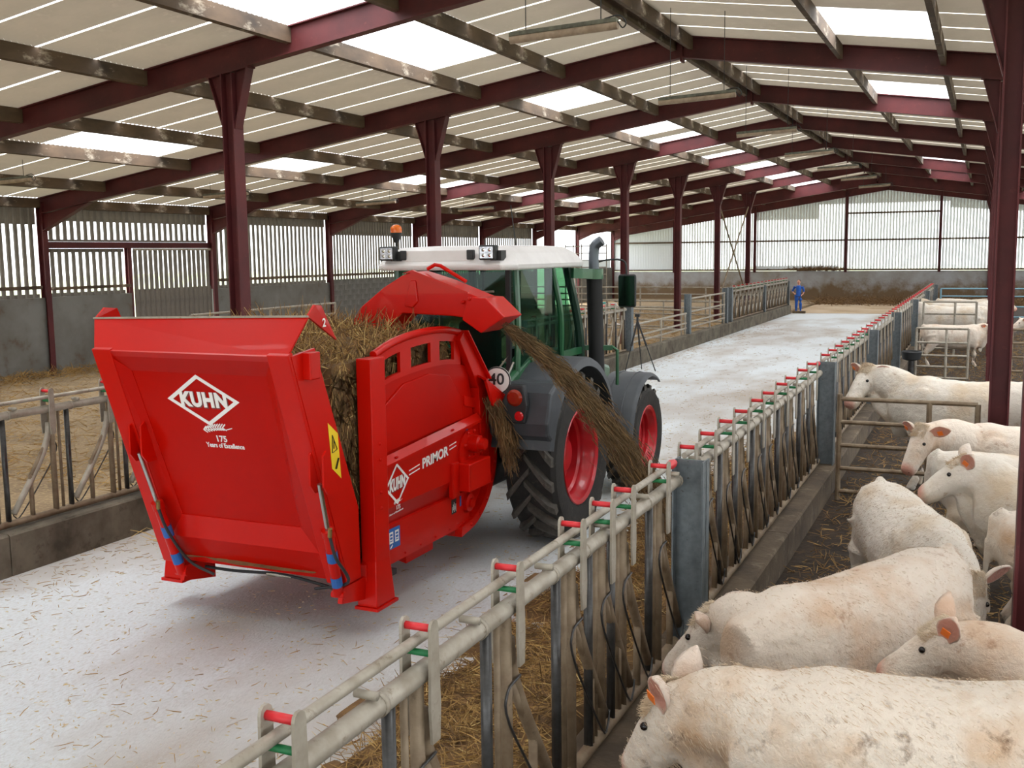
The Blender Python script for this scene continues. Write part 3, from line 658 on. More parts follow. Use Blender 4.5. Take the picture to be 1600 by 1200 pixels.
# ---- blower spout swung to the right
YS = 8.75
sp = [(-5.62, 2.15), (-5.58, 2.42), (-5.46, 2.60), (-5.2, 2.79), (-5.0, 2.90), (-4.9, 2.94), (-4.62, 2.86), (-4.24, 2.72), (-4.13, 2.68), (-4.22, 2.50), (-4.45, 2.53), (-5.0, 2.55), (-5.16, 2.40), (-5.2, 2.15)]
so = MB().prism([(x, YS-.16, z) for x, z in sp], (0, .36, 0)).build('blower_spout', red, bw, bevel=.012)
fl2 = [(-4.30, 2.71), (-4.12, 2.70), (-3.93, 2.53), (-4.17, 2.38), (-4.36, 2.50)]
MB().prism([(x, YS-.18, z) for x, z in fl2], (0, .40, 0)).build('spout_flap', red, so, bevel=.01)
MB().prism([(-4.98, YS-.17, 2.925), (-4.88, YS-.17, 2.955), (-4.3, YS-.17, 2.755), (-4.3, YS-.17, 2.735), (-4.9, YS-.17, 2.93)], (0, .04, 0)).build('spout_seam', red, so)
MB().tube([(-4.86, YS+.1, 2.96), (-4.78, YS+.1, 3.0), (-4.72, YS+.1, 2.99), (-4.45, YS+.1, 2.84)], .018, 8).build('flap_linkage', red, so)
MB().prism([(-4.97, YS-.175, 2.62), (-4.9, YS-.175, 2.86), (-4.84, YS-.175, 2.86), (-4.82, YS-.175, 2.66), (-4.88, YS-.175, 2.6)], (0, .02, 0)).build('spout_rib', red, so, bevel=.01)
m = MB()
for x, z in ((-4.35, 2.66), (-4.28, 2.69)): m.ball((x, YS-.18, z), .02, 8, 5)
tag(m.build('hinge_bolts', reddk, so), kind='stuff')
MB().tube([(-5.4, YS+.02, 1.9), (-5.4, YS+.02, 2.3)], .19, 18).build('spout_collar', reddk, bw, smooth=True)
# side chute with straw dribbling out
MB().prism([(XS+.15, 9.05, 1.88), (XS+.15, 9.83, 1.50), (XS+.15, 9.66, 1.42), (XS+.15, 9.2, 1.62)], (-.03, 0, 0)).build('side_chute', red, bw, bevel=.006)
MB().prism([(XS+.15, 9.05, 1.88), (XS+.15, 9.83, 1.50), (XS-.1, 9.9, 1.55), (XS-.1, 9.15, 1.95)], (0, .004, .02)).build('chute_roof', red, bw)

# ---- straw bale in the tub
bl = thing('straw_bale', (-5.5, 7.7, .57), 'loose brown hay bale heaped inside the red straw blower', 'hay bale')
m = bmesh.new(); bmesh.ops.create_cube(m, size=1); bmesh.ops.subdivide_edges(m, edges=m.edges, cuts=14, use_grid_fill=True)
R_ = random.Random(5)
from mathutils import noise as NZ
for q in m.verts:
    c = q.co.copy(); r = max(abs(c.x), abs(c.y), abs(c.z)); c2 = c.normalized()*.62; c = c.lerp(c2, .38)
    x, y, z = -5.5+c.x*1.98, 7.78+c.y*2.15, 1.42+c.z*1.84
    k = NZ.noise((x*2.1, y*2.1, z*2.1))*.10+NZ.noise((x*6, y*6, z*6))*.05
    q.co = V((x, y, z))+c.normalized()*k
    if q.co.z > .6: q.co.y = max(q.co.y, 6.98-.31*(q.co.z-.5)+.03)
    q.co.x = min(max(q.co.x, XL+.06), XS-(.2 if q.co.z < 1.05 else .09)); q.co.z = max(q.co.z, .565); q.co.y = min(q.co.y, 9.0)
bme = bpy.data.meshes.new('bale_core'); m.to_mesh(bme); m.free(); bme.transform(Matrix.Translation(-bl.location)); bme.materials.append(hayB)
bo = bpy.data.objects.new('bale_core', bme); COL.objects.link(bo); bo.parent = bl
bfaces = [(p.center+bl.location, p.normal.copy()) for p in bme.polygons if p.center.z > .3]
def bpos(R):
    c, nrm = R.choice(bfaces); p = c+V((R.uniform(-.07, .07), R.uniform(-.07, .07), R.uniform(-.07, .07)))+nrm*.01
    d = V((R.uniform(-.5, .5), R.uniform(-.5, .5), R.uniform(-1.2, .4)))+nrm*(.12 if nrm.z < .5 else .3)
    return p, d
def clampx(mb):
    out = []
    for (x, y, z) in mb.v:
        x = min(max(x, XL+.055), XS-(.19 if z < 1.05 else .075))
        y = max(y, 6.98-.31*(z-.5)); y = min(y, 9.25); z = max(z, .57)
        out.append((x, y, z))
    mb.v = out; return mb
for nm, mt, cnt, sd in (('hay_strands', hayB, 7000, 1), ('hay_strands', hayA, 9000, 2), ('straw_strands', hayC, 2400, 3)):
    tag(clampx(strands(cnt, bpos, .24, .0032, .5, seed=sd)).build(nm, mt, bl), kind='stuff')
# ================================================================== TRACTOR
TX, RY, FYA = -5.13, 10.5, 13.15
tr = thing('tractor', (TX, RY, 0), 'green farm tractor with white cab roof and red rims in the feed alley', 'tractor')
def wheel(nm, cx, cy, R, w, rim, s, par, nl):
    """s = +1 outer side is +X"""
    c = (cx, cy, R); h = w/2
    prof = [(-h*.86, rim), (-h, rim+(R-rim)*.35), (-h*.97, R*.87), (-h*.82, R*.92), (0, R*.93), (h*.82, R*.92), (h*.97, R*.87), (h, rim+(R-rim)*.35), (h*.86, rim)]
    wh = MB().lathe(prof, c, 'x', 48).build(nm, rubber, par, smooth=True)
    m = MB(); dth = 2*pi/nl
    for k in range(nl):
        for sd in (-1, 1):
            th = k*dth+(dth/2 if sd > 0 else 0); segs = []
            for q in range(6):
                f = q/5; xx = sd*(-.03+f*(h*1.0)); a = th-f*.36*(1.9/ (R*2)) ; wd = .034+.022*f
                r0 = R*.92 if f < .85 else R*.88; r1 = R*1.005 if f < .9 else R*.97
                ring = []
                for (da, rr) in ((-wd, r0), (wd, r0), (wd*.8, r1), (-wd*.8, r1)):
                    a2 = a+da/R; ring.append((cx+xx, cy-rr*cos(a2), R+rr*sin(a2)))
                segs.append(ring)
            m.loft(segs)
    tag(m.build('tread_lugs', lugm, wh), kind='stuff')
    o = s*h
    rp_ = [(o*.90, rim+.03), (o*.93, rim+.02), (o*.86, rim-.02), (o*.6, rim-.03), (o*.5, rim-.055), (o*.30, rim-.06), (o*.22, rim-.09), (-o*.1, rim-.10), (-o*.15, rim*.62), (o*.02, rim*.5), (o*.05, .19), (o*.3, .17), (o*.32, .001)]
    MB().lathe(rp_, c, 'x', 40).build('wheel_rim', rimred, wh, smooth=True)
    m = MB()
    for k in range(8): t = k*pi/4; m.ball((cx+o*.08, cy+.25*cos(t), R+.25*sin(t)), .02, 6, 4)
    tag(m.build('wheel_nuts', rimred, wh), kind='stuff')
    MB().lathe([(-o*.86, rim), (-o*.2, rim-.04), (-o*.15, .001)], c, 'x', 24).build('rim_back', rimred, wh)
    return wh
for s in (1, -1):
    wheel('rear_wheel', TX+s*.95, RY, .91, .58, .50, s, tr, 20)
    wheel('front_wheel', TX+s*.95, FYA, .69, .46, .38, s, tr, 18)
# chassis, hood, axles
MB().box((TX-.28, 9.9, .55), (TX+.28, 12.0, 1.15)).build('transmission', blackp, tr, bevel=.03)
MB().tube([(TX-.85, RY, .91), (TX+.85, RY, .91)], .14, 16).build('rear_axle', blackp, tr, smooth=True)
MB().tube([(TX-.8, FYA, .69), (TX+.8, FYA, .69)], .1, 14).build('front_axle', blackp, tr, smooth=True)
MB().loft([[(TX-.36, 11.8, .95), (TX+.36, 11.8, .95), (TX+.4, 11.8, 1.75), (TX-.4, 11.8, 1.75)], [(TX-.34, 13.2, .9), (TX+.34, 13.2, .9), (TX+.36, 13.2, 1.68), (TX-.36, 13.2, 1.68)], [(TX-.28, 14.15, .85), (TX+.28, 14.15, .85), (TX+.3, 14.15, 1.5), (TX-.3, 14.15, 1.5)]]).build('hood', fgreen, tr, bevel=.05, fixn=True)
MB().box((TX-.25, 14.1, .6), (TX+.25, 14.5, 1.0)).build('front_weight', blackp, tr, bevel=.03)
# three point linkage
for s in (-1, 1):
    MB().beam((TX+s*.3, 10.0, .65), (TX+s*.38, 9.3, .62), .06, .1).build('lower_link', blackp, tr)
    MB().tube([(TX+s*.33, 9.95, 1.55), (TX+s*.37, 9.5, .7)], .025, 8).build('lift_rod', galv, tr)
MB().tube([(TX, 10.0, 1.25), (TX, 9.3, 1.35)], .035, 10).build('top_link', galvdark, tr)
MB().tube([(TX+.62, 9.55, 1.55), (TX+.78, 9.7, 2.0)], .014, 8).build('lift_lever', chrome, tr)
# rear fenders: arched grey shells with flat rear block
def fender(cx, cy, r, x0, x1, a0, a1, nm, n=18, th=.03, lip=0):
    m = MB(); rings = []
    for k in range(n+1):
        a = RD(a0+(a1-a0)*k/n); y0, z0 = cy-r*cos(a), cyz+r*sin(a); y1, z1 = cy-(r-th)*cos(a), cyz+(r-th)*sin(a)
        yl, zl = cy-(r-lip)*cos(a), cyz+(r-lip)*sin(a); e = .03 if x1 > x0 else -.03
        rings.append([(x0, y1, z1), (x0, y0, z0), (x1-e*1.6, y0, z0), (x1-e*.4, cy-(r-.02)*cos(a), cyz+(r-.02)*sin(a)), (x1, yl, zl), (x1-e, yl, zl), (x1-e, y1, z1)])
    return m.loft(rings).build(nm, greyp, tr, smooth=True, fixn=True)
for s in (1, -1):
    cyz = .93; X0, X1 = TX+s*.62, TX+s*1.27
    fender(TX, RY, 1.06, X0, X1, 12, 158, 'rear_fender', 22, .03, .10)
    # rear block with lamp housing
    q = [(9.42, 1.30), (9.40, 1.42), (9.50, 1.72), (9.66, 1.80), (9.95, 1.80), (9.72, 1.45), (9.52, 1.22)]
    MB().prism([(X0, y, z) for y, z in q], (X1-X0, 0, 0)).build('fender_rear_block', greyp, tr, bevel=.03)
    MB().prism([(TX+s*.55, y, z) for y, z in [(9.62, 1.55), (9.72, 1.84), (10.2, 2.02), (11.2, 2.02), (11.3, 1.5), (10.2, 1.3)]], (s*.2, 0, 0)).build('inner_fender', fgreen, tr, bevel=.04)
    lx = TX+s*.93
    lm = MB().prism([(lx-.13, 9.37, 1.42), (lx+.11, 9.37, 1.42), (lx+.13, 9.37, 1.60), (lx+.08, 9.40, 1.80), (lx-.08, 9.40, 1.80), (lx-.14, 9.37, 1.64)], (0, .09, .01)).build('tail_lamp', blackp, tr, bevel=.02)
    MB().lathe([(-.03, .001), (-.028, .06), (0, .085)], (lx-.0, 9.37, 1.68), 'y', 20).build('indicator_lens', mat('amber_red_lens', (150, 26, 20), .2, rgb2=(150, 60, 20), scale=6), lm, smooth=True)
    MB().lathe([(-.02, .001), (-.018, .04), (0, .05)], (lx+.05, 9.36, 1.50), 'y', 18).build('reflector', mat('red_lens', (200, 20, 24), .2), lm, smooth=True)
    cyz = .69; fender(TX, FYA, .84, TX+s*.68, TX+s*1.2, -4, 122, 'front_fender', 16, .025, .05)
# front fender ridges on the right one
for dx in (.80, 1.02): 
    pts = [(TX+dx, FYA-.845*cos(RD(a)), .69+.845*sin(RD(a))) for a in range(-2, 120, 12)]
    MB().tube(pts, .008, 5).build('fender_rib', greyp, tr)
# speed sign
sg = MB().lathe([(-.008, .001), (-.008, .14), (.004, .14)], (0, 0, 0), 'y', 24)
sg.xf(Matrix.Translation((TX+.72, 9.42, 1.84)) @ Matrix.Rotation(.25, 4, 'Z')); so_ = sg.build('speed_sign', whitepaint, tr)
me = text_mesh('40', .16, .001, .003); on_plane(me, (TX+.72, 9.407, 1.85), (cos(.25), sin(.25), 0), (0, 0, 1), .004).build('sign_lettering', blackpaint, so_)
m = MB().lathe([(-.009, .125), (-.009, .14)], (0, 0, 0), 'y', 24); m.xf(Matrix.Translation((TX+.72, 9.42, 1.84)) @ Matrix.Rotation(.25, 4, 'Z')); m.build('sign_ring', blackpaint, so_)
# cab: floor, posts, panes, roof
zr = 2.94
MB().box((TX-.6, 9.95, 1.15), (TX+.6, 11.75, 1.35)).build('cab_floor', blackp, tr)
MB().box((TX-.68, 9.86, 1.3), (TX+.68, 9.98, 1.62)).build('cab_rear_panel', fgreen, tr, bevel=.02)
posts = {'rear': ((.70, 9.9, 1.55), (.70, 9.95, zr)), 'middle': ((.76, 11.05, 1.9), (.72, 10.9, zr)), 'front': ((.66, 11.95, 1.35), (.62, 11.6, zr))}
for s in (-1, 1):
    for k_, (a, b) in posts.items():
        pts = smoothpts([(TX+s*a[0], a[1], a[2]), (TX+s*(max(a[0], b[0])+.03), (a[1]+b[1])/2+(.07 if k_ == 'front' else 0), (a[2]+b[2])/2), (TX+s*b[0], b[1], b[2])], 5)
        MB().tube(pts, .055 if k_ == 'front' else .036, 8).build('cab_post', dgreen if k_ == 'front' else fgreen, tr, smooth=True)
    MB().prism([(TX+s*.735, 9.97, 1.6), (TX+s*.735, 9.99, zr), (TX+s*.735, 10.87, zr), (TX+s*.77, 11.0, 1.95), (TX+s*.75, 10.4, 1.95)], (s*.006, 0, 0)).build('side_window', cabglass, tr)
    MB().prism([(TX+s*.755, 11.08, 1.4), (TX+s*.735, 10.93, zr), (TX+s*.65, 11.58, zr), (TX+s*.69, 11.92, 1.4)], (s*.006, 0, 0)).build('door_window', cabglass, tr)
    MB().beam((TX+s*.75, 10.2, 1.95), (TX+s*.70, 11.9, 1.93), .04, .08).build('door_sill', fgreen, tr)
MB().prism([(TX-.62, 9.86, 2.0), (TX-.66, 9.9, zr), (TX+.66, 9.9, zr), (TX+.66, 9.86, 2.0), (TX+.4, 9.86, 1.72), (TX-.4, 9.86, 1.72)], (0, .006, 0)).build('rear_window', cabglass, tr)
MB().prism([(TX-.6, 11.97, 1.75), (TX-.58, 11.62, zr), (TX+.58, 11.62, zr), (TX+.6, 11.97, 1.75)], (0, .006, 0)).build('windscreen', cabglass, tr)
MB().beam((TX-.66, 9.85, 1.98), (TX-.36, 9.85, 1.70), .03, .012).build('rear_window_strip', blackp, tr)
MB().tube([(TX+.66, 9.85, 2.05), (TX+.4, 9.84, 1.74), (TX-.1, 9.84, 1.70)], .01, 6).build('window_edge', galv, tr)
MB().tube([(TX+.02, 9.84, 2.62), (TX+.3, 9.84, 2.70), (TX+.5, 9.84, 2.71)], .012, 6).build('rear_wiper', galv, tr)
MB().box((TX+.63, 9.84, 1.7), (TX+.68, 9.88, zr)).build('window_seal', blackp, tr)
# cab interior
st_ = MB().box((TX-.26, 10.55, 1.55), (TX+.26, 11.05, 1.72)).build('driver_seat', mat('seat_fabric', (40, 42, 44), .9), tr, bevel=.04)
MB().box((TX-.25, 10.45, 1.7), (TX+.25, 10.6, 2.35)).build('seat_back', MATS['seat_fabric'], st_, bevel=.05)
MB().box((TX-.12, 10.46, 2.36), (TX+.12, 10.56, 2.56)).build('head_rest', MATS['seat_fabric'], st_, bevel=.04)
MB().lathe([(.0, .19), (.015, .205), (.0, .22), (-.015, .205), (.0, .19)], (0, 0, 0), 'y', 20).xf(Matrix.Translation((TX, 11.4, 2.0)) @ Matrix.Rotation(-.6, 4, 'X')).build('steering_wheel', blackp, tr, smooth=True)
MB().tube([(TX, 11.42, 1.98), (TX, 11.65, 1.4)], .04, 8).build('steering_column', blackp, tr)
MB().box((TX+.3, 10.5, 1.5), (TX+.55, 11.3, 1.9)).build('side_console', blackp, tr, bevel=.04)
# roof
def ring(y, hw, z): return y, hw, z
secs = [(2.93, 9.62, 12.0, .80), (2.985, 9.60, 12.02, .81), (3.10, 9.70, 11.9, .73), (3.17, 9.82, 11.7, .64), (3.185, 10.2, 11.4, .45)]
rings = []
for z, ya, yb_, hw in secs:
    c = .12; rings.append([(TX-hw, ya+c, z), (TX-hw+c, ya, z), (TX+hw-c, ya, z), (TX+hw, ya+c*1.4, z), (TX+hw*.9, yb_-c, z), (TX+hw*.9-c, yb_, z), (TX-hw*.9+c, yb_, z), (TX-hw*.9, yb_-c, z)])
rf = MB().loft(rings).build('cab_roof', whitep, tr, bevel=.02, fixn=True)
MB().box((TX-.44, 9.63, 3.02), (TX+.34, 9.76, 3.14)).build('plate_panel', whitep, rf, bevel=.01)
for dx in (-.44, .34): MB().cbox((TX+dx, 9.64, 3.09), (.07, .07, .10)).build('plate_lamp', blackp, rf, bevel=.01)
for dx in (-.60, .56):
    wl_ = MB().cbox((TX+dx, 9.60, 3.11), (.18, .10, .15)).build('work_lamp', blackp, rf, bevel=.015)
    MB().cbox((TX+dx+.07, 9.68, 3.08), (.12, .12, .1)).build('lamp_bracket', blackp, wl_)
    MB().cbox((TX+dx, 9.547, 3.11), (.145, .006, .115)).build('lamp_lens', mat('lamp_lens', (196, 196, 200), .1, .4, rgb2=(120, 122, 128), scale=25), wl_)
    for ax in (-.035, .035):
        for az in (-.027, .027): MB().lathe([(-.004, .001), (0, .024)], (TX+dx+ax, 9.545, 3.11+az), 'y', 10).build('lamp_reflector', chrome, wl_)
bc = MB().lathe([(.0, .014), (.12, .014), (.14, .03), (.18, .045), (.21, .06), (.23, .062)], (TX-.61, 9.78, 3.1), 'z', 14).build('beacon_stem', blackp, rf, smooth=True)
MB().lathe([(.0, .06), (.03, .063), (.06, .056), (.08, .035), (.088, .001)], (TX-.61, 9.78, 3.33), 'z', 16).build('amber_beacon', mat('amber_lens', (232, 120, 20), .2, rgb2=(196, 70, 10), scale=20), bc, smooth=True)
MB().tube([(TX+.42, 10.6, 3.17), (TX+.36, 10.6, 3.62)], .006, 6).build('aerial', blackp, rf)
# exhaust stack with green clamp, mirror, grab rail
EX, EYY = TX+.82, 12.0
ex = MB().tube([(EX+.04, EYY, 1.5), (EX, EYY, 2.9)], .095, 14).build('exhaust_stack', mat('sooty_black', (16, 16, 17), .7), tr, smooth=True)
MB().tube(smoothpts([(EX, EYY, 2.88), (EX, EYY, 3.08), (EX+.02, EYY, 3.18), (EX+.1, EYY, 3.24)], 4), .062, 12).build('exhaust_tip', mat('tip_metal', (92, 98, 106), .35, .5), ex, smooth=True)
MB().lathe([(-.06, .10), (-.06, .115), (.06, .115), (.06, .10)], (EX, EYY, 2.84), 'z', 18).build('exhaust_clamp', fgreen, ex, smooth=True)
MB().beam((EX, EYY-.02, 2.84), (TX+.66, 11.62, 2.86), .12, .12).build('clamp_arm', fgreen, ex)
MB().beam((TX+.7, 11.95, 1.95), (EX+.22, 12.05, 1.95), .06, .06).build('exhaust_bracket', fgreen, ex)
MB().tube([(EX+.2, 12.05, 1.97), (EX+.28, 12.05, 1.92), (EX+.28, 12.05, 1.5)], .02, 8).build('grab_rail', fgreen, tr)
mi = MB().tube(smoothpts([(EX-.02, 12.1, 2.82), (EX+.0, 12.15, 2.98), (EX+.28, 12.25, 3.0), (EX+.33, 12.25, 2.85), (EX+.33, 12.25, 2.75)], 4), .012, 8).build('mirror_arm', blackp, tr, smooth=True)
MB().cbox((EX+.34, 12.25, 2.63), (.23, .06, .40)).build('mirror_housing', blackp, mi, bevel=.03)
MB().cbox((EX+.34, 12.215, 2.63), (.20, .004, .36)).build('mirror_glass', mat('mirror_glass', (60, 84, 72), .05, .9), mi)
# ================================================================== FEED FENCES
def srcobj(mb, name, m, smooth=False):
    me = mb.mesh(name, smooth=smooth); me.materials.append(m); return me
def put(me, name, par, loc, rz=0):
    o = bpy.data.objects.new(name, me); COL.objects.link(o); o.parent = par; o.location = V(loc)-wloc(par); o.rotation_euler[2] = rz; return o
MESH = {}
def fence_meshes(zt, zk, dr, al):
    key = (zt, zk, dr, al)
    if key in MESH: return MESH[key]
    T = lambda pts, r, n=8: MB().tube(pts, r, n)
    d = {}
    d['hook_bar'] = srcobj(T([(0, 0, zk+.04), (0, 0, zt-.02)], .030), 'upright_bar', galvdirty, True)
    d['post_bar'] = srcobj(T([(0, 0, zk+.04), (0, 0, zt-.02)], .027), 'upright_bar', galvdark, True)
    d['thin'] = srcobj(T([(0, 0, zk+.04), (0, 0, zt-.02)], .016, 6), 'thin_bar', galvdirty, True)
    d['stub'] = srcobj(T([(0, 0, zk+.04), (0, 0, zk+.50)], .024), 'stub_bar', galvdirty, True)
    d['brace'] = srcobj(T([(0, 0, zk+.48), (0, -dr*.10, zk+.62), (0, -dr*.25, zk+.83)], .022), 'brace_bar', galvdirty, True)
    d['swing'] = srcobj(T(smoothpts([(0, 0, zt-.14), (0, dr*.03, zt-.30), (0, dr*.16, zt-.55), (0, dr*.50, zk+.14)], 3), .031), 'swing_bar', galvdirty if al < 0 else galv, True)
    d['loop'] = srcobj(T(smoothpts([(0, dr*.05, zt-.33), (0, -dr*.09, zt-.36), (0, -dr*.07, zt-.52), (0, dr*.36, zk+.12), (0, dr*.46, zk+.10), (0, dr*.49, zk+.18)], 4), .007, 5), 'wire_loop', galvdark, True)
    m = []
    for sx_ in (-1, 1):
        p = MB(); x = sx_*.062
        pf = [(-.030, zt-.26), (.030, zt-.26), (.040, zt-.12), (.034, zt+.02), (.030, zt+.19)]+[(.030*cos(t), zt+.19+.030*sin(t)) for t in (.6, 1.2, 1.9, 2.5)]+[(-.030, zt+.19), (-.034, zt+.02), (-.040, zt-.12)]
        p.prism([(x-.006, y, z) for y, z in pf], (.012, 0, 0)); m.append(srcobj(p, 'latch_plate', galv))
    d['plates'] = m
    d['red'] = srcobj(T([(-.058, 0, zt+.185), (.058, 0, zt+.185)], .016, 8), 'red_pin', redplastic, True)
    d['green'] = srcobj(T([(-.056, 0, zt+.085), (.056, 0, zt+.085)], .014, 8), 'green_pin', greenplastic, True)
    d['collar'] = srcobj(MB().lathe([(-.012, .041), (-.012, .047), (.012, .047), (.012, .041)], (0, 0, zt), 'y', 12), 'rail_collar', galv, True)
    d['peg'] = srcobj(T([(-.045, 0, zt+.06), (.045, 0, zt+.06)], .017, 8), 'stop_peg', galv, True)
    MESH[key] = d; return d
def feed_panel(X, y0, y1, hooks, zt, zk, dr, al, label, detail=2, grip=False):
    f = thing('feeding_fence_panel', (X, (y0+y1)/2, zk), label, 'feed fence', 'feed fence panels'); d = fence_meshes(zt, zk, dr, al)
    MB().tube([(X, y0, zt), (X, y1, zt)], .041, 12).build('top_rail', galv, f, smooth=True)
    MB().tube([(X+al*.02, y0+.1, zt+.125), (X+al*.02, y1-.12, zt+.125)], .022, 10).build('control_rod', galv, f, smooth=True)
    MB().tube([(X, y0, zk+.05), (X, y1, zk+.05)], .036, 10).build('bottom_rail', galvdirty, f, smooth=True)
    if grip: MB().tube([(X+al*.02, y1-.14, zt+.125), (X+al*.02, y1-.04, zt+.125), (X+al*.02, y1+.02, zt+.125)], [.02, .034, .026], 10).build('red_grip', redplastic, f, smooth=True)
    for y in hooks:
        put(d['swing'], 'swing_bar', f, (X, y, 0)); put(d['hook_bar'], 'upright_bar', f, (X+.0, y-dr*.03, 0))
        if y-dr*.235 < y1-.05 and y-dr*.235 > y0+.05: put(d['post_bar'], 'upright_bar', f, (X, y-dr*.235, 0))
        for p in d['plates']: put(p, 'latch_plate', f, (X+al*.0, y, 0))
        put(d['red'], 'red_pin', f, (X, y, 0))
        if detail: 
            put(d['green'], 'green_pin', f, (X, y, 0)); put(d['thin'], 'thin_bar', f, (X, y-dr*.125, 0)); put(d['stub'], 'stub_bar', f, (X, y+dr*.27, 0)); put(d['brace'], 'brace_bar', f, (X, y+dr*.27, 0))
        if detail > 1:
            put(d['loop'], 'wire_loop', f, (X-al*.035, y, 0)); put(d['collar'], 'rail_collar', f, (X, y-dr*.30, 0)); put(d['peg'], 'stop_peg', f, (X+al*.01, y-dr*.36, 0))
    return f
def chpost(X, y, z0, z1, label, w=.22, d=.09, group='grey steel fence posts'):
    m = MB(); t = .012
    m.box((X-w/2, y-t/2, z0), (X+w/2, y+t/2, z1)); m.box((X-w/2, y-d, z0), (X-w/2+t, y+d, z1)); m.box((X+w/2-t, y-d, z0), (X+w/2, y+d, z1))
    return tag(m.build('fence_post', galvpost, at=(X, y, z0)), label, 'fence post', group)
ZT, ZK = 1.52, .32
def hk(a, b, p=.765):
    n = max(1, round((b-a)/p)); return [a+(b-a)*k/n for k in range(n+1)]
feed_panel(FXR, .9, 6.95, [1.75, 2.48, 3.33, 4.14, 4.95, 5.42, 5.80, 6.55], ZT, ZK, 1, -1, 'nearest feed fence panel on the right, running off the bottom edge', 2, True)
feed_panel(FXR, 7.15, 13.86, [7.27, 7.87, 8.5, 9.09, 9.8, 10.35, 11.1, 11.66, 12.48, 13.2], ZT, ZK, 1, -1, 'right feed fence panel between the nearest grey post and the post by the gate', 2, True)
feed_panel(FXR, 14.06, 19.7, hk(14.4, 19.4), ZT, ZK, 1, -1, 'right feed fence panel beside the standing cow behind the gate', 1, True)
feed_panel(FXR, 19.9, 25.3, hk(20.2, 25.0), ZT, ZK, 1, -1, 'right feed fence panel ending at the small black trough', 0)
feed_panel(FXR, 25.5, 31.9, hk(25.9, 31.5), ZT, ZK, 1, -1, 'right feed fence panel just past the small black trough', 0)
feed_panel(FXR, 32.1, 38.4, hk(32.5, 38.0), ZT, ZK, 1, -1, 'right feed fence panel where two cows put their heads through', 0)
feed_panel(FXR, 38.6, 45, hk(39, 44.6), ZT, ZK, 1, -1, 'farthest feed fence panel on the right', 0)
for y, lab in ((7.05, 'wide grey steel fence post nearest the camera'), (13.96, 'grey steel fence post at the gate of the right pen'), (19.8, 'third grey steel fence post along the right feed fence'), (25.4, 'grey steel fence post beside the small black trough'), (32.0, 'grey steel fence post just before the cows with heads through'), (38.5, 'grey steel fence post just behind the cows with heads through'), (45.1, 'last grey steel fence post on the right')):
    chpost(FXR+.08, y, .315, 1.66, lab)
# left side
ZTL, ZKL = 1.56, .42
feed_panel(FXL, 6.8, 13.0, hk(7.02, 12.6, .775), ZTL, ZKL, -1, 1, 'left feed fence panel at the left edge beside the red machine', 2)
feed_panel(FXL, 13.2, 19.9, hk(13.7, 19.5, .775), ZTL, ZKL, -1, 1, 'left feed fence panel hidden behind the tractor', 0)
feed_panel(FXL, 20.1, 27.0, hk(20.7, 26.7, .775), ZTL, ZKL, -1, 1, 'left feed fence panel seen between exhaust stack and tripod', 1)
feed_panel(FXL, 39.9, 46.2, hk(40.4, 45.9, .775), ZTL, ZKL, -1, 1, 'left feed fence panel right after the railed gates', 1)
feed_panel(FXL, 46.4, 52.3, hk(46.8, 52.0, .775), ZTL, ZKL, -1, 1, 'left feed fence panel ending next to the person in blue', 1)
for y, lab in ((13.1, 'left grey fence post behind the red machine'), (20.0, 'left grey fence post behind the cab'), (27.3, 'left grey fence post beside the black tripod'), (33.5, 'left grey fence post between the two railed gates'), (38.9, 'left grey fence post after the second railed gate'), (39.7, 'left grey fence post where the slanted bars begin again'), (46.3, 'left thin grey fence post in the middle of the far slanted bars'), (52.4, 'last left grey fence post beside the person')):
    chpost(FXL, y, .41, 1.72 if y < 46 else 1.6, lab, .2, .10)
def gate(name, pts, rails, posts_, label, r=.026, group='tubular gates and rails', m=None, cat='gate'):
    """pts: two ground points (x,y); rails: heights; posts_: fractions with (z0,z1)"""
    a, b = V((*pts[0], 0)), V((*pts[1], 0)); g = thing(name, (a+b)/2, label, cat, group)
    for z in rails: MB().tube([a+V((0, 0, z)), b+V((0, 0, z))], r, 8).build('rail', m or galvdirty, g, smooth=True)
    for f, z0, z1 in posts_: p = a.lerp(b, f); MB().tube([p+V((0, 0, z0)), p+V((0, 0, z1))], r*1.15, 8).build('upright', m or galvdirty, g, smooth=True)
    return g
gate('side_gate', ((FXL, 27.5), (FXL, 33.3)), [.62, .78, 1.10], [(.5, .4, 1.1), (.02, .4, 1.1), (.98, .4, 1.1)], 'low railed gate on the left nearest the tripod', .03, m=galv)
gate('side_gate', ((FXL, 33.7), (FXL, 38.8)), [.62, .80, 1.12, 1.55], [(.55, .4, 1.55), (.02, .4, 1.55), (.98, .4, 1.55)], 'taller railed gate on the left before the slanted bars', .03, m=galv)
gate('pen_rail', ((-22, 48.6), (-9.2, 47.8)), [.5, .8, 1.1, 1.42], [(0, 0, 1.45), (.3, 0, 1.45), (.55, 0, 1.45), (.8, 0, 1.45), (1, 0, 1.45)], 'long pale pen divider rails crossing the left pen far back', .035, m=galv)
gate('pen_gate', ((-14, 40.6), (-9.1, 39.9)), [.15, .4, .65, .9, 1.15], [(0, 0, 1.15), (.5, 0, 1.15), (1, 0, 1.15)], 'five-rail pen gate inside the left pen behind the grey posts', .028, m=galv)
gate('pen_gate', ((-13.2, 34.9), (-9.2, 34.2)), [.2, .5, .8, 1.15], [(0, 0, 1.15), (.5, 0, 1.15), (1, 0, 1.15)], 'four-rail pen gate inside the left pen nearer the tripod', .028, m=galv)
gate('yard_gate', ((-20, 22.8), (-20, 29.9)), [.3, .75, 1.15, 1.5], [(0, .0, 1.5), (.5, .1, 1.5), (1, .0, 1.52)], 'grey tubular gate leaning before the left concrete wall', .035, m=galv)
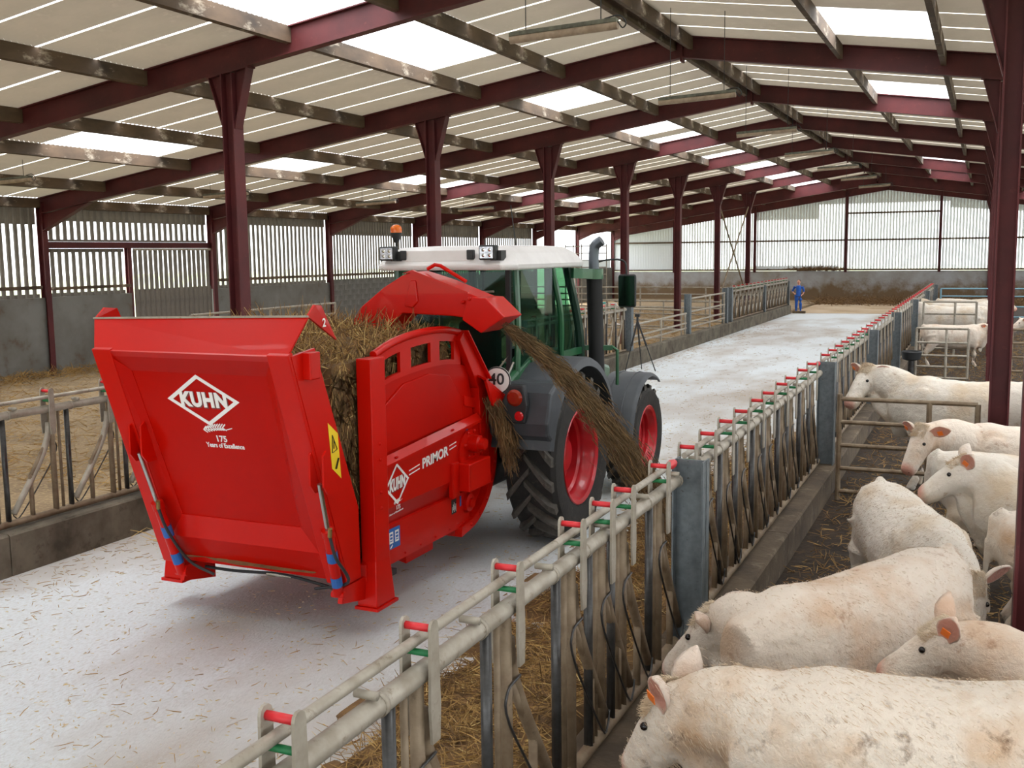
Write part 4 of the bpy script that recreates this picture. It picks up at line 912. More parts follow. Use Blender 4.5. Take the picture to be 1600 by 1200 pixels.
# right pens
gate('pen_gate', ((-1.58, 13.35), (-.02, 13.35)), [.11, .40, .69, .98, 1.27], [(0, -.02, 1.33), (.66, .1, 1.27), (1, .1, 1.27)], 'five-rail gate in front of the standing white cow', .028, m=galvdirty)
gate('pen_gate', ((.55, 13.3), (2.2, 13.3)), [.11, .40, .69, .98, 1.27], [(0, -.02, 1.27), (1, .0, 1.27)], 'gate right of the dark red columns beside the cow rump', .028)
g2 = gate('pen_gate', ((-1.42, 26.2), (-.3, 26.2)), [.1, .36, .62, .92, 1.25], [(0, .1, 1.25), (.58, .1, 1.25), (1, .1, 1.25)], 'closed railed gate over straw bedding in the right pen', .026, m=galv)
gate('pen_gate', ((-1.62, 33.0), (-.2, 33.0)), [.2, .5, .85, 1.2, 1.55], [(0, 0, 1.55), (.6, 0, 1.55), (1, 0, 1.55)], 'railed gate right behind the closed straw-pen gate', .028, m=galv)
gate('pen_rail', ((.6, 26.3), (9, 26.3)), [.3, .62, .94, 1.25], [(0, 0, 1.25), (.2, 0, 1.25), (.5, 0, 1.25), (1, 0, 1.25)], 'pen rails right of the dark red columns', .028)
gate('pen_rail', ((-1.6, 45.2), (6, 45.2)), [.4, .8, 1.2, 1.5], [(0, 0, 1.5), (.3, 0, 1.5), (.6, 0, 1.5), (1, 0, 1.5)], 'rails closing the far end of the right pens', .03, m=mat('pale_blue_paint', (120, 160, 176), .6))
# cross bracing rods between two left columns
cb = thing('cross_bracing', (XCL, FY[5]+3.2, 0), 'crossed steel bracing rods between two far left columns', 'bracing')
for a, b in ((5.2, .8), (.8, 5.2)): MB().tube([(XCL, FY[5]+.1, a), (XCL, FY[6]-.1, b)], .035, 8).build('bracing_rod', galvdirty, cb)
# black drinking trough on the kerb
tb = thing('drinking_trough', (-1.5, 26.0, 0), 'small round black drinking trough on a stand beside the fence post', 'trough')
MB().lathe([(.52, .10), (.55, .20), (.72, .23), (.74, .21), (.60, .17), (.58, .001)], (-1.5, 25.9, 0), 'z', 20).build('bowl', blackp, tb, smooth=True)
MB().tube([(-1.5, 25.9, 0), (-1.5, 25.9, .55)], .07, 10).build('stand', galvdark, tb, smooth=True)
# black tripod at the left kerb
tp = thing('camera_tripod', (-8.05, 26.2, 0), 'black camera tripod standing in the alley beside the left kerb', 'tripod')
hd = V((-8.15, 26.0, 1.33))
for q in ((-8.42, 25.8, 0), (-7.75, 26.3, 0), (-8.25, 26.7, 0)):
    k_ = hd.lerp(V(q), .45); lg = MB().tube([hd, k_], .024, 8).build('leg', blackp, tp); MB().tube([k_, q], .015, 6).build('lower_leg', blackp, lg); MB().tube([hd.lerp(V(q), .42), hd.lerp(V(q), .49)], .03, 8).build('leg_lock', blackp, lg)
MB().tube([hd+V((0, 0, -.12)), hd+V((0, 0, .1))], .03, 8).build('centre_column', blackp, tp)
MB().cbox(hd+V((0, 0, .14)), (.12, .1, .07)).build('tripod_head', blackp, tp, bevel=.01)
# bicycle, bin, drum and ladder rack in the left background
bk = thing('bicycle', (-14.3, 40.5, .1), 'white bicycle parked in the far left pen behind the mirror', 'bicycle')
wm = mat('white_bicycle_paint', (232, 232, 236), .4); bx, by = -14.3, 41.5
for dx in (-.52, .52):
    t_ = [(bx+dx+.33*cos(a*pi/8), by, .44+.33*sin(a*pi/8)) for a in range(17)]; w_ = MB().tube(t_, .025, 6).build('bicycle_wheel', wm, bk)
    m = MB()
    for a in range(4): m.tube([(bx+dx-.33*cos(a*pi/4), by, .44-.33*sin(a*pi/4)), (bx+dx+.33*cos(a*pi/4), by, .44+.33*sin(a*pi/4))], .005, 4)
    tag(m.build('spokes', galv, w_), kind='stuff')
fr = MB(); P_ = dict(r=(bx-.52, by, .44), f=(bx+.52, by, .44), b=(bx-.08, by, .40), s=(bx-.2, by, .95), h=(bx+.38, by, .98))
for i_, (a, b) in enumerate((('r', 'b'), ('r', 's'), ('b', 's'), ('b', 'h'), ('s', 'h'), ('h', 'f'))): MB().tube([P_[a], P_[b]], .022, 6).build('frame_tube', wm, bk)
MB().tube([(bx+.38, by-.25, 1.08), (bx+.4, by, 1.05), (bx+.38, by+.25, 1.08)], .015, 6).build('handlebar', blackp, bk)
MB().cbox((bx-.22, by, 1.0), (.26, .13, .06)).build('saddle', mat('turquoise_saddle', (60, 180, 180), .6), bk, bevel=.02)
bp_ = mat('blue_plastic', (30, 84, 170), .4); db = thing('blue_bucket', (FXL, 27.3, 1.72), 'blue plastic bucket upended on the left fence post beside the tripod', 'bucket')
MB().lathe([(0, .17), (.0, .185), (.02, .185), (.03, .175), (.30, .14), (.31, .13), (.31, .001)], (FXL, 27.3, 1.72), 'z', 22).build('bucket_shell', bp_, db, smooth=True)
MB().tube([(FXL+.18*cos(a), 27.3+.18*sin(a)*.3-.1, 1.76-.03*sin(a)) for a in [k*pi/8 for k in range(9)]], .006, 5).build('bucket_handle', galv, db)
ld = thing('grid_rack', (XWL+.6, 50, .1), 'pale grid rack hung against the far left wall', 'rack')
for k in range(5): MB().beam((-19.5, 50.0+k*.0, 2.0+k*.35), (-17.3, 50.0, 2.0+k*.35), .04, .05).build('rack_bar', galv, ld)
for k in range(6): MB().beam((-19.5+k*.44, 50.02, .1), (-19.5+k*.44, 50.02, 3.5), .04, .05, (0, 1, 0)).build('rack_upright', galv, ld)
# ---- hanging strip lamps
def lamp(x, y, z, label, L=1.25):
    t = thing('strip_lamp', (x, y, z), label, 'lamp', 'hanging strip lamps'); a, b = V((x-L/2, y-.04, z-.03)), V((x+L/2, y+.04, z+.03))
    MB().beam(a+V((0, 0, .03)), b+V((0, 0, .03)), .12, .05).build('lamp_body', mat('dusty_lamp_body', (112, 112, 100), .8, rgb2=(80, 78, 70), scale=12), t, bevel=.01)
    MB().tube([a+V((0, 0, -.015)), b+V((0, 0, -.015))], .055, 10).build('lamp_diffuser', mat('dusty_diffuser', (176, 156, 136), .6, rgb2=(140, 120, 104), scale=9), t, smooth=True)
    for p in (a.lerp(b, .15), a.lerp(b, .85)): MB().tube([p+V((0, 0, .05)), V((p.x, p.y, zb(p.x)+.4))], .006, 5).build('suspension_wire', blackp, t)
    MB().tube(smoothpts([b+V((-.15, 0, .06)), b+V((.02, 0, .08)), b+V((.09, .02, .0)), b+V((.05, .02, -.05)), b+V((-.0, 0, .02))], 4), .008, 5).build('lamp_cable', blackp, t)
    return t
LN = ['nearest hanging strip lamp, top of the picture', 'second hanging strip lamp under the ridge', 'third hanging strip lamp under the ridge', 'fourth hanging strip lamp under the ridge', 'fifth hanging strip lamp under the ridge', 'sixth hanging strip lamp under the ridge', 'farthest hanging strip lamp under the ridge']
for k, lab in enumerate(LN): lamp(-4.4, 11.25+k*5.95, 5.55+k*.03, 'dusty '+lab)
for k, (x, y, lab) in enumerate(((-18.6, 22.8, 'dusty strip lamp low under the left slope behind the nearest column'), (-17.8, 29.1, 'dusty strip lamp low under the left slope above the cab beacon'), (-17.4, 35.5, 'dusty far strip lamp low under the left slope'), (-19.0, 16.2, 'dusty strip lamp at the left picture edge'))): lamp(x, y, 4.75, lab, 1.4)
# ================================================================== CATTLE AND PERSON
def coatmat(name, base, tan, dirt, lo3=.60):
    m = mat(name, base, .85, rgb2=tan, scale=2.6, lo=.47, hi=.68, rgb3=dirt, s3=7, lo3=lo3, hi3=.74, bump=.8, bscale=20, spec=.2)
    n = m.node_tree; b = n.nodes['Principled BSDF']; at = n.nodes.new('ShaderNodeAttribute'); at.attribute_name = 'tint'
    x = n.nodes.new('ShaderNodeMix'); x.data_type = 'RGBA'; src = b.inputs['Base Color'].links[0].from_socket
    n.links.new(at.outputs['Fac'], x.inputs[0]); n.links.new(src, x.inputs[6]); x.inputs[7].default_value = lin((206, 140, 122)); n.links.new(x.outputs[2], b.inputs['Base Color'])
    mp = [q for q in n.nodes if q.type == 'MAPPING'][0]; oi = n.nodes.new('ShaderNodeObjectInfo'); ml = n.nodes.new('ShaderNodeMath'); ml.operation = 'MULTIPLY'; ml.inputs[1].default_value = 40
    n.links.new(oi.outputs['Random'], ml.inputs[0]); cx = n.nodes.new('ShaderNodeCombineXYZ'); n.links.new(ml.outputs[0], cx.inputs[0]); n.links.new(ml.outputs[0], cx.inputs[1]); n.links.new(cx.outputs[0], mp.inputs['Location'])
    b.inputs['Subsurface Weight'].default_value = .06; b.inputs['Subsurface Radius'].default_value = (.02, .01, .008)
    return m
coatW = coatmat('white_cow_coat', (216, 208, 196), (202, 184, 160), (168, 140, 112), .62)
coatD = coatmat('dirty_cream_cow_coat', (212, 201, 187), (192, 162, 132), (104, 82, 64), .57)
coatP = coatmat('cream_cow_coat', (212, 200, 186), (198, 172, 148), (160, 128, 104), .60)
eyem = mat('dark_eye', (16, 10, 10), .1); tagm = mat('orange_ear_tag', (236, 120, 40), .5); hoofm = mat('hoof_horn', (60, 50, 42), .6)
def ell(c, t, a, b, n=16, pw=1.0):
    """ellipse ring at c, tangent t, half width a (lateral), half height b (up/down tuple)"""
    t = V(t).normalized(); lat = t.cross(V((0, 0, 1))); lat = lat.normalized() if lat.length > .05 else V((0, 1, 0)); u = lat.cross(t).normalized()
    bu, bd = b if isinstance(b, tuple) else (b, b); r = []
    for k in range(n):
        q = 2*pi*k/n; cx, sx_ = cos(q), sin(q); cx = (abs(cx)**pw)*(1 if cx > 0 else -1); r.append(V(c)+lat*(a*cx)+u*((bu if sx_ > 0 else bd)*sx_))
    return r
def limb(mb, pts, rad, n=12):
    pts = [V(p) for p in pts]; rings = []
    for i, p in enumerate(pts):
        t = pts[min(i+1, len(pts)-1)]-pts[max(i-1, 0)]; r = rad[i]; a, b = r if isinstance(r, tuple) else (r, r); rings.append(ell(p, t, a, b, n))
    return mb.loft(rings)
def fuse(mb, voxel, smooth=4):
    me = mb.mesh('tmp'); b = bmesh.new(); b.from_mesh(me); bmesh.ops.recalc_face_normals(b, faces=b.faces); b.to_mesh(me); b.free()
    o = bpy.data.objects.new('tmp', me); COL.objects.link(o)
    r = o.modifiers.new('r', 'REMESH'); r.mode = 'VOXEL'; r.voxel_size = voxel; s_ = o.modifiers.new('s', 'SMOOTH'); s_.factor = .5; s_.iterations = smooth
    bpy.context.view_layer.update(); out = bpy.data.meshes.new_from_object(o.evaluated_get(bpy.context.evaluated_depsgraph_get())); bpy.data.objects.remove(o); bpy.data.meshes.remove(me); return out
BODY = [(-1.09, 1.16, .08, .10, .14), (-1.04, 1.13, .19, .21, .26), (-.90, 1.09, .275, .285, .38), (-.66, 1.05, .30, .33, .42), (-.35, 1.01, .315, .35, .41), (0, .98, .35, .36, .42), (.28, .97, .345, .39, .41), (.48, .98, .31, .41, .39), (.64, 1.0, .26, .37, .37), (.78, 1.03, .20, .29, .33), (.9, 1.06, .13, .2, .24)]
def cow(label, center, heading, poll, nose, S=1.0, coat=None, voxel=.022, tags=True, hair=0, earup=0.0, sag=0, fat=1.0, group='white cattle in the pens'):
    """center: world xy under the barrel; heading degrees; poll / nose: world points"""
    hd = RD(heading); M = Matrix.Translation((center[0], center[1], 0)) @ Matrix.Rotation(hd, 4, 'Z'); Mi = M.inverted(); pl, ns = Mi @ V(poll), Mi @ V(nose)
    mb = MB(); mb.loft([ell((x*S, 0, z*S), (1, 0, 0), w*S*fat, (u*S, d*S), 20, .86) for x, z, w, u, d in BODY])
    mb.ball((-.93*S, .17*S, 1.285*S), (.05*S, .04*S, .035*S)); mb.ball((-.93*S, -.17*S, 1.285*S), (.05*S, .04*S, .035*S))       # hip bones
    mb.ball((-.55*S, .2*S, 1.25*S), (.07*S, .05*S, .05*S)); mb.ball((-.55*S, -.2*S, 1.25*S), (.07*S, .05*S, .05*S))
    f = (ns-pl).normalized(); base = V((.60*S, 0, 1.06*S)); nk = smoothpts([base, base.lerp(pl, .5)+V((.02, 0, .03*S)), pl-V((0, 0, .06*S))+f*.03], 4)
    nr = len(nk); limb(mb, nk, [((.22*(1-k/(nr-1))+.105*k/(nr-1))*S, (.29*(1-k/(nr-1))+.15*k/(nr-1))*S) for k in range(nr)], 16)
    L = (ns-pl).length; side = f.cross(V((0, 0, 1))); side = side.normalized() if side.length > .15 else V((0, 1, 0)); hu = side.cross(f).normalized()
    hsec = [(-.10, .07, .07), (-.03, .105, .105), (.10, .125, .125), (.30, .125, .13), (.5, .108, .12), (.7, .096, .105), (.85, .098, .098), (.95, .09, .085), (1.02, .055, .05)]
    rings = []
    for s_, a, b in hsec:
        c = pl+f*(L*s_)-hu*(.035*S if s_ > .2 else .02*S); rings.append([c+side*(a*S*cos(2*pi*k/14))+hu*(b*S*sin(2*pi*k/14)) for k in range(14)])
    mb.loft(rings); mb.ball(tuple(pl+f*.01), (.09*S, .09*S, .08*S))
    for sg in (-1, 1):
        limb(mb, [(.50*S, sg*.16*S, .92*S), (.52*S, sg*.18*S, .68*S), (.54*S, sg*.17*S, .44*S), (.53*S, sg*.17*S, .38*S), (.52*S, sg*.17*S, .14*S), (.55*S, sg*.17*S, .07*S), (.57*S, sg*.17*S, 0)], [.17*S, .115*S, .068*S, .062*S, .045*S, .05*S, .062*S], 10)
        limb(mb, [(-.80*S, sg*.15*S, 1.0*S), (-.76*S, sg*.19*S, .76*S), (-.86*S, sg*.19*S, .55*S), (-.96*S, sg*.18*S, .44*S), (-.93*S, sg*.18*S, .16*S), (-.89*S, sg*.18*S, .07*S), (-.87*S, sg*.18*S, 0)], [.22*S, .17*S, .10*S, .068*S, .046*S, .05*S, .062*S], 10)
    limb(mb, [(-1.02*S, 0, 1.36*S), (-1.10*S, 0, 1.30*S), (-1.15*S, 0, 1.05*S), (-1.15*S, 0, .7*S), (-1.14*S, 0, .5*S)], [.05*S, .045*S, .032*S, .03*S, .045*S], 8)
    for sg in (-1, 1):
        mb.ball((.44*S, sg*.255*S, 1.0*S), (.17*S, .07*S, .27*S), 12, 8); mb.ball((-.74*S, sg*.235*S, .96*S), (.2*S, .08*S, .28*S), 12, 8)
    mb.ball((.74*S, 0, .76*S), (.15*S, .11*S, .17*S), 12, 8)
    th = pl+f*(L*.35)-hu*(.10*S); limb(mb, [th, th.lerp(V((.8*S, 0, .8*S)), .5)-V((0, 0, .04*S)), V((.8*S, 0, .8*S))], [(.05*S, .07*S), (.05*S, .10*S), (.08*S, .12*S)], 10)
    me = fuse(mb, voxel*S, 3)
    cos_ = [v_.co.copy() for v_ in me.vertices]; nrm_ = [v_.vector.copy() for v_ in me.vertex_normals]; flat = []
    for c_, n_ in zip(cos_, nrm_): flat += list(c_+n_*((NZ.noise((c_.x*5+center[0]*7, c_.y*5, c_.z*5))*.011+NZ.noise((c_.x*15, c_.y*15, c_.z*15+center[1]))*.005)*S))
    me.vertices.foreach_set('co', flat)
    V0 = [v.co.copy() for v in me.vertices]; F0 = [tuple(p.vertices) for p in me.polygons]; tint = []
    for p in V0:
        d = (p-ns).length; tint.append(max(0, min(1, (.115*S-d)/(.05*S)))*.75)
    # ears joined into the same mesh
    ears = []
    for sg in (-1, 1):
        fh = V((f.x, f.y, 0)); fh = fh.normalized() if fh.length > .1 else V((1, 0, 0)); sh = fh.cross(V((0, 0, 1))).normalized(); sh = sh if sh.dot(side) > 0 else -sh
        e0 = pl+f*(.05*S)+side*(sg*.095*S)+hu*(.02*S); ed = (sh*sg*.85+V((0, 0, .22+earup))-fh*.25).normalized(); en = fh*.40+sh*(sg*.75)+V((0, 0, -.15)); en = (en-ed*en.dot(ed)).normalized(); ew = ed.cross(en)
        base_i = len(V0); prof = [(0, .032), (.16, .048), (.35, .068), (.55, .070), (.75, .052), (.9, .028), (1.0, .006)]; n_ = 10
        for s_, w_ in prof:
            for k in range(n_):
                a = 2*pi*k/n_; yy = cos(a)*w_; nn_ = sin(a)*.016-(.55*(w_**2-yy**2)/max(w_, .01) if sin(a) < .3 else .55*(w_**2-yy**2)/max(w_, .01)*.8)
                V0.append(e0+ed*(s_*.235*S)+ew*(yy*S)+en*(nn_*S)); tint.append((.8 if sin(a) > .25 and .1 < s_ < .95 else .12))
        for i in range(len(prof)-1):
            for k in range(n_): a = base_i+i*n_+k; b = base_i+i*n_+(k+1) % n_; F0.append((a, b, b+n_, a+n_))
        F0.append(tuple(base_i+(len(prof)-1)*n_+k for k in range(n_))); ears.append((e0, ed, ew, en))
    m2 = bpy.data.meshes.new('cow_body'); m2.from_pydata(V0, [], F0); m2.update()
    b = bmesh.new(); b.from_mesh(m2); bmesh.ops.recalc_face_normals(b, faces=b.faces); b.to_mesh(m2); b.free()
    m2.polygons.foreach_set('use_smooth', [True]*len(m2.polygons)); at = m2.attributes.new('tint', 'FLOAT', 'POINT'); at.data.foreach_set('value', tint); m2.materials.append(coat or coatW)
    o = bpy.data.objects.new('cow', m2); COL.objects.link(o); o.location = (center[0], center[1], 0); o.rotation_euler[2] = hd; tag(o, label, 'cow', group)
    def child(mb_, nm, mt, sm=True):
        me_ = mb_.mesh(nm, smooth=sm); me_.materials.append(mt); c = bpy.data.objects.new(nm, me_); COL.objects.link(c); c.parent = o; return c
    for sg in (-1, 1):
        ec = pl+f*(L*.36)+side*(sg*.098*S)+hu*(.035*S); child(MB().ball(tuple(ec), .019*S, 10, 6), 'eye', eyem)
        nc = pl+f*(L*.985)+side*(sg*.036*S)-hu*(.012*S); child(MB().ball(tuple(nc), (.014*S, .014*S, .012*S), 8, 5), 'nostril', mat('nostril_pink', (120, 66, 60), .5))
        if tags:
            e0, ed, ew, en = ears[0 if sg < 0 else 1]; c = e0+ed*.12*S+en*.03*S
            child(MB().prism([c+ew*a*S+ed*b_*S for a, b_ in ((-.025, -.025), (.025, -.025), (.025, .03), (-.025, .03))], en*.004), 'ear_tag', tagm, False)
    if voxel < .025:
        def fpos_(R): a_ = R.uniform(-1, 1); return pl+f*(R.uniform(-.04, .13)*S)+side*(a_*.085*S)+hu*((.085-.03*abs(a_))*S), V((R.uniform(-.6, .6), R.uniform(-.6, .6), R.uniform(-.2, .5)))+f*.7+hu*.6
        ft = child(strands(900, fpos_, .045*S, .0013, 1.2, seed=int(center[1]*77)), 'forelock', mat('forelock_hair', (212, 198, 176), .9, rgb2=(194, 168, 136), scale=6), False); ft['kind'] = 'stuff'
    if hair:
        fc = [(p.center.copy(), p.normal.copy()) for p in m2.polygons if p.center.z > .75*S]
        def hpos(R):
            c, nrm = R.choice(fc); t = V((-.6, R.uniform(-.3, .3), -.6))+nrm*R.uniform(.15, .5); return c+V((R.uniform(-.015, .015), R.uniform(-.015, .015), R.uniform(-.015, .015))), t
        hb = strands(hair, hpos, .026*S, .0009, .5, seed=int(center[1]*100)); h_ = child(hb, 'coat_hair', mat('cream_hair', (206, 190, 168), .9, rgb2=(186, 156, 124), scale=2), False); h_['kind'] = 'stuff'
    return o
cow('big dirty cream cow in the bottom right corner with orange ear tag', (-.06, 4.44), 196, (-1.15, 4.27, 1.17), (-1.38, 4.31, .78), .99, coatD, .018, True, 16000, 1.2)
cow('second cow from the front stretching its head down to the fence', (-.65, 5.92), 239, (-1.27, 5.58, 1.08), (-1.59, 5.66, .70), .95, coatP, .02, False, 8000, .2)
cow('young cow with raised pink ears behind the biggest cow', (.82, 5.55), 186, (-.08, 5.45, 1.20), (-.42, 5.42, .95), .88, coatP, .024, True, 0, .9)
cow('white cow seen from its rump turning its head down to the right column', (-.42, 8.2), 290, (-.02, 7.02, 1.05), (.03, 6.88, .58), .88, coatW, .02, False, 7000, .2, fat=1.05)
cow('white cow peeking left with one ear up behind the turned cow', (.85, 9.25), 181, (-.06, 9.25, 1.33), (-.44, 9.22, 1.06), .96, coatW, .024, True, 0, .5)
cow('cream cow flank cut off by the right edge column', (1.12, 8.2), 2, (2.2, 8.2, 1.1), (2.5, 8.2, .7), .90, coatD, .03, False)
cow('cow with its rump to the left behind the peeking cow', (.60, 10.35), -4, (1.65, 10.3, 1.15), (2.0, 10.2, .8), .90, coatW, .026, False)
cow('cow looking at the camera with two orange ear tags below the gate', (.55, 11.9), 187, (-.50, 11.35, 1.27), (-.66, 11.12, .86), .93, coatP, .022, True)
cow('large white cow standing behind the five-rail gate facing the alley', (-.15, 14.35), 170, (-1.36, 14.70, 1.50), (-1.60, 14.33, 1.06), 1.06, coatW, .022, True)
cow('cow whose white muzzle just shows at the bottom edge', (-.15, 3.15), 165, (-1.08, 3.62, .92), (-1.45, 3.86, .60), .78, coatW, .03, False)
cow('far cow putting its head through the right feed fence, nearer one', (-.95, 34.4), 181, (-2.0, 34.4, 1.42), (-2.45, 34.3, 1.12), 1.0, coatW, .035, True)
cow('far cow putting its head through the right feed fence, farther one', (-.95, 36.3), 180, (-2.0, 36.3, 1.42), (-2.45, 36.25, 1.14), 1.02, coatW, .035, True)
cow('far cow standing lengthwise behind the railed gates', (-.42, 39.3), 2, (.65, 39.3, 1.3), (1.0, 39.2, 1.0), 1.0, coatW, .035, True)
cow('small calf-like cow behind the closed straw-pen gate', (-.62, 30.0), 8, (.10, 30.1, 1.05), (.36, 29.9, .85), .80, coatP, .035, True)
cow('cow seen right of the dark red columns behind rails', (2.0, 30.4), 175, (.95, 30.5, 1.2), (.65, 30.4, .95), .92, coatP, .035, True)

# ---- person in blue overalls by the end of the left fence
pr_ = thing('person', (-8.42, 53.35, 0), 'person in blue overalls with hand on hip by the left fence end', 'person')
PX, PY = -8.42, 53.35
skin = mat('skin', (206, 150, 124), .6); ovm = mat('blue_overalls', (36, 92, 178), .8, rgb2=(30, 78, 156), scale=6)
def figure(mb, part):
    P3 = lambda x, y, z: (PX+x, PY+y, z)
    e = .012 if part == 'clothes' else 0
    if part == 'body':
        mb.ball(P3(.0, -.02, 1.52), (.075, .09, .105), 14, 10); mb.ball(P3(0.02, -.115, 1.515), (.016, .02, .02), 6, 4)
        for sg in (-1, 1): mb.ball(P3(sg*.077, -.01, 1.515), (.012, .02, .03), 6, 4)
        limb(mb, [P3(0, 0, 1.33), P3(0, -.005, 1.46)], [.055, .05], 10)
    limb(mb, [P3(0, 0, .82), P3(0, 0, .95), P3(0, 0, 1.08), P3(0, 0, 1.22), P3(0, 0, 1.32), P3(0, 0, 1.37)], [(.15+e, .105+e), (.155+e, .11+e), (.15+e, .105+e), (.175+e, .12+e), (.17+e, .10+e), (.08, .07)], 14)
    for sg in (-1, 1):
        limb(mb, [P3(sg*.085, 0, .88), P3(sg*.095, -.01, .66), P3(sg*.10, 0, .46), P3(sg*.105, .015, .26), P3(sg*.11, .02, .05)], [.095+e, .085+e, .062+e, .055+e, .042+e], 12)
        if part == 'body': limb(mb, [P3(sg*.11, .05, .035), P3(sg*.115, -.06, .035), P3(sg*.12, -.15, .03)], [(.04, .035), (.045, .035), (.03, .02)], 10)
    # left arm bent with the hand on the hip, right arm hanging behind
    a = [P3(-.17, 0, 1.30), P3(-.25, .03, 1.18), P3(-.31, .05, 1.05), P3(-.24, -.02, .98), P3(-.15, -.09, .94)]
    b = [P3(.17, 0, 1.30), P3(.22, .02, 1.18), P3(.25, .03, 1.05), P3(.22, -.03, .93), P3(.16, -.09, .88)]
    for q in (a, b):
        if part == 'clothes': limb(mb, q[:3]+[V(q[2]).lerp(V(q[3]), .3)], [.065, .055, .05, .048], 10)
        else:
            limb(mb, q, [.055, .045, .038, .03, .026], 10)
            h = V(q[4])
            mb.ball(tuple(h+V((0, -.03, -.01))), (.03, .04, .016), 8, 6)
            for k in range(4): limb(mb, [h+V((-.024+k*.016, -.055, -.01)), h+V((-.024+k*.016, -.09-.006*(k in (1, 2)), -.022)), h+V((-.024+k*.016, -.10, -.045))], [.0085, .008, .006], 6)
            limb(mb, [h+V((.02, -.02, .01)), h+V((.035, -.05, .02)), h+V((.03, -.075, .015))], [.01, .009, .007], 6)
    return mb
bm_ = fuse(figure(MB(), 'body'), .011, 2); bm_.transform(Matrix.Translation(-pr_.location)); bm_.materials.append(skin); bm_.polygons.foreach_set('use_smooth', [True]*len(bm_.polygons)); bm_.name = 'person_body'
bo_ = bpy.data.objects.new('person_body', bm_); COL.objects.link(bo_); bo_.parent = pr_
cm_ = fuse(figure(MB(), 'clothes'), .014, 2); cm_.transform(Matrix.Translation(-pr_.location)); cm_.materials.append(ovm); cm_.polygons.foreach_set('use_smooth', [True]*len(cm_.polygons))
co_ = bpy.data.objects.new('overalls', cm_); COL.objects.link(co_); co_.parent = pr_
MB().ball((PX, PY+.012, 1.555), (.082, .09, .09), 12, 8).build('hair', mat('dark_hair', (52, 36, 30), .8), pr_, smooth=True)
for sg in (-1, 1):
    MB().ball((PX+sg*.03, PY-.105, 1.53), .01, 6, 4).build('eye', eyem, pr_)
    MB().box((PX+sg*.115-.05, PY-.19, 0), (PX+sg*.115+.05, PY+.09, .07)).build('boot', mat('brown_boot', (70, 54, 42), .7), pr_, bevel=.02)
MB().box((PX-.035, PY-.107, 1.478), (PX+.035, PY-.095, 1.486)).build('mouth', mat('lips', (170, 96, 84), .6), pr_)
tag(MB().box((-8.6, 52.75, 0), (-8.0, 52.95, .12)).build('timber_block', mat('weathered_timber', (104, 88, 66), .9, rgb2=(80, 66, 48), scale=8), at=(-8.3, 52.85, 0)), 'short brown timber block on the alley floor before the person', 'timber block')
# ================================================================== LOOSE STRAW
def straw_patch(name, fpos, n, L, r, m, seed, lab=None, cat=None, par=None):
    o = strands(n, fpos, L, r, .35, seed=seed).build(name, m, par); 
    return tag(o, lab, cat, kind='stuff')
# hay heap along the right kerb on the alley side
hp = thing('hay_heap', (-2.75, 8, 0), 'brown hay heaped in the alley along the right feed fence', 'hay heap', kind='stuff')
def hz(x, y):
    e = max(0, min(1, (x+3.75)/1.3)); lim = 1 if y < 12.5 else max(0, 1-(y-12.5)/7)
    return (.34*e**1.4+.10*NZ.noise((x*1.6, y*1.6, 0))+.05*NZ.noise((x*5, y*5, 2)))*lim*(1-.25*max(0, NZ.noise((0, y*.6, 3))))-.03
g = MB(); nx, ny = 26, 150
for j in range(ny+1):
    for i in range(nx+1):
        x = -3.9+(i/nx)*1.78; y = 1.2+(j/ny)*20; g.v.append((x, y, max(-.02, hz(x, y)) if i < nx else .2))
for j in range(ny):
    for i in range(nx): a = j*(nx+1)+i; g.f.append((a, a+1, a+nx+2, a+nx+1))
tag(g.build('heap_surface', hayB, hp, smooth=True), kind='stuff')
def hpos(R):
    while True:
        x = R.uniform(-3.8, -2.2); y = 1.2+R.random()**1.35*16; h = hz(x, y)
        if h > .02 or R.random() < .15: break
    return V((x, y, max(h, 0)+.015)), V((R.uniform(-1, 1), R.uniform(-1, 1), R.uniform(-.15, .35)))
for nm, mt, n, sd in (('hay_strands', hayB, 9000, 21), ('hay_strands', hayA, 13000, 22), ('straw_strands', hayC, 1500, 23)): straw_patch(nm, hpos, n, .17, .0028, mt, sd, par=hp)
# scattered stalks over the alley
def apos(R):
    x = R.uniform(-8.5, -2.4); y = 4+R.random()**1.5*40
    if R.random() < .5: x = -8.55+abs(R.gauss(0, .5))
    return V((x, y, .008)), V((R.uniform(-1, 1), R.uniform(-1, 1), R.uniform(0, .06)))
straw_patch('scattered_straw', apos, 3600, .10, .0024, hayA, 31, par=fl)
def apos2(R):
    x = R.uniform(-8.4, -2.6); y = 3.5+R.random()**1.4*22; return V((x, y, .006)), V((R.uniform(-1, 1), R.uniform(-1, 1), R.uniform(0, .05)))
straw_patch('straw_chaff', apos2, 6000, .035, .0022, hayC, 35, par=fl)
def lpos(R):
    return V((R.uniform(-8.6, -7.6), 7+R.random()*2.4, .01)), V((R.uniform(-1, 1), R.uniform(-1, 1), R.uniform(0, .25)))
def tpos(R):
    a = R.uniform(0, 6.28); r = abs(R.gauss(0, .22)); return V((-7.7+r*cos(a)*.8, 8.8+r*sin(a), .01+R.random()*.2)), V((R.uniform(-1, 1), R.uniform(-1, 1), R.uniform(0, .9)))
tw = strands(600, tpos, .3, .0035, .35, seed=33).build('straw_tuft', hayC); tag(tw, 'pale straw tuft by the left kerb behind the red machine', 'straw', kind='stuff')
